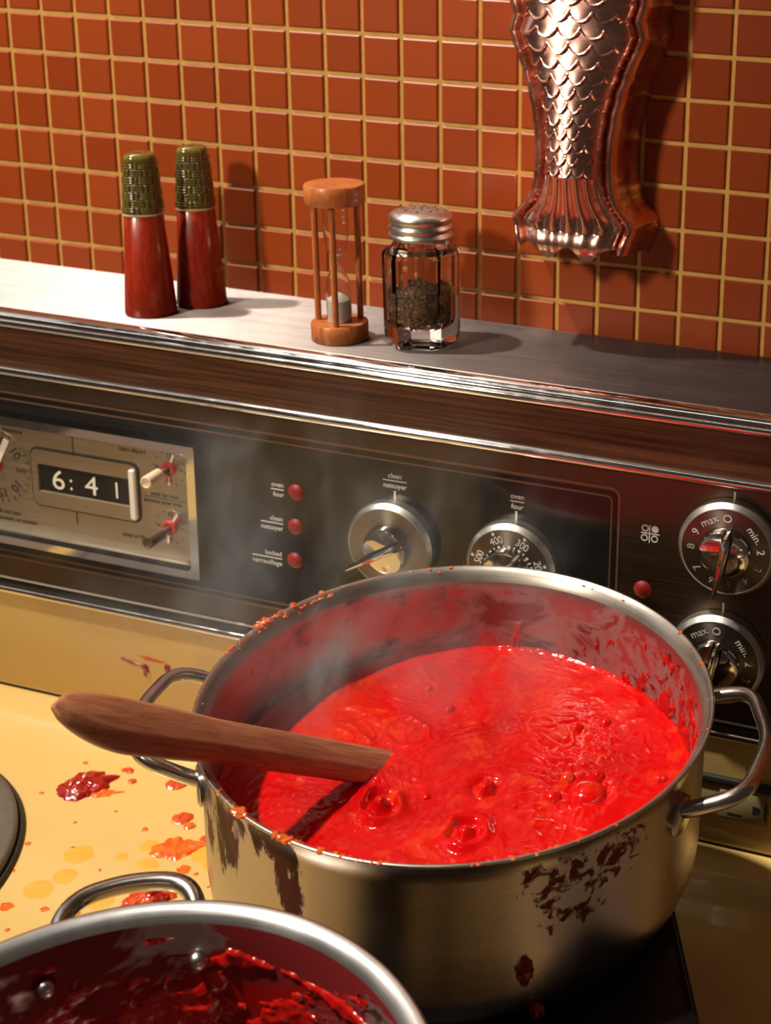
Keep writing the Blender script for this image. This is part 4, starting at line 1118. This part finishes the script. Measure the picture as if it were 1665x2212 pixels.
for i, (x, y, r) in enumerate([(6.17, -5.57, .05), (9.58, -7.73, .13), (9.9, -7.75, .05), (6.83, -9.78, .12), (7.6, -9.6, .08), (8.0, -6.9, .07), (5.0, -6.6, .05), (6.9, -7.9, .04), (7.9, -8.3, .04), (9.0, -9.3, .05), (10.1, -8.3, .06), (6.2, -8.9, .05), (8.3, -9.5, .06), (8.9, -6.95, .05), (7.0, -6.6, .04), (6.4, -7.2, .04), (10.4, -8.0, .05), (5.9, -8.1, .06), (6.5, -10.2, .06), (7.3, -10.3, .05), (6.0, -9.7, .05), (5.2, -5.35, .06)]):
    spill('sauce_speck', 'tiny orange sauce speck dried on the yellow cooktop', x, y, r*1.15, r, .012, 'spill_orange', 60+i, group='tiny sauce specks on the cooktop', rough=.5, nr=3, n=20)
# splashes on the upright enamel
def wall_spill(label, x, z, rx, rz, h, mat, seed, **kw):
    o = mk('sauce_splash', puddle(x, z, -3.628, rx, rz, h, seed, frame='xz', **kw), mat, None, base=(x, -3.628, z)); tag(o, label, 'spill'); return o
wall_spill('red sauce drip on the enamel back, left one of two', 5.70, -15.68, .10, .15, .05, 'spill_dark', 80, tail=(-PI/2, .4, .4))
wall_spill('red sauce drip on the enamel back, right one of two', 6.34, -15.53, .09, .14, .05, 'spill_dark', 81, tail=(-PI/2, .3, .4))
wall_spill('thin slanting red sauce streak on the enamel back', 5.30, -15.55, .34, .045, .02, 'spill_dark', 82, rot=-.18, rough=.5)
wall_spill('faint red sauce smear above the drips on the enamel back', 5.90, -15.36, .30, .06, .008, 'spill_redorange', 83, rough=.8)

# ================================================================== STEAM
def steam_mat(name, dens):
  a = NT(name); a.n.remove(a.p)
  pv = a.new('ShaderNodeVolumePrincipled'); a.l.new(pv.outputs[0], a.out.inputs['Volume'])
  co = a.coord('Generated'); ob_ = a.coord('Object', scale=(1, 1, .62))
  n1 = a.noise(ob_, 11, 4, 0.55, 1.6); n2 = a.noise(ob_, 30, 2, 0.5, 1.0)
  dn = a.rng(a.math('ADD', n1, a.math('MULTIPLY', n2, .22)), .60, .86, 0, 1, True)
  sub = a.new('ShaderNodeVectorMath', operation='SUBTRACT'); a.l.new(co, sub.inputs[0]); sub.inputs[1].default_value = (.5, .5, .5)
  ln = a.new('ShaderNodeVectorMath', operation='LENGTH'); a.l.new(sub.outputs[0], ln.inputs[0])
  fall = a.rng(ln.outputs['Value'], .18, .5, 1, 0, True)
  a.put(pv.inputs['Density'], a.math('MULTIPLY', a.math('MULTIPLY', dn, fall), dens))
  pv.inputs['Color'].default_value = (0.95, 0.93, 0.92, 1); pv.inputs['Anisotropy'].default_value = 0.2
  M[name] = a.m
steam_mat('steam', 15.0)
def steam(cx, cy, cz, rx, ry, rz, label, mat='steam'):
    bm = bmesh.new(); bmesh.ops.create_icosphere(bm, subdivisions=3, radius=1.0)
    for v_ in bm.verts: v_.co = Vector((cx+v_.co.x*rx, cy+v_.co.y*ry, cz+v_.co.z*rz))
    o = mk('steam', bm_geo(bm), mat, None, base=(cx, cy, cz)); tag(o, label, 'steam', kind='stuff'); return o
steam(13.6, -8.5, -9.2, 6.0, 4.3, 4.2, 'thin grey steam rising from the boiling sauce before the control panel')
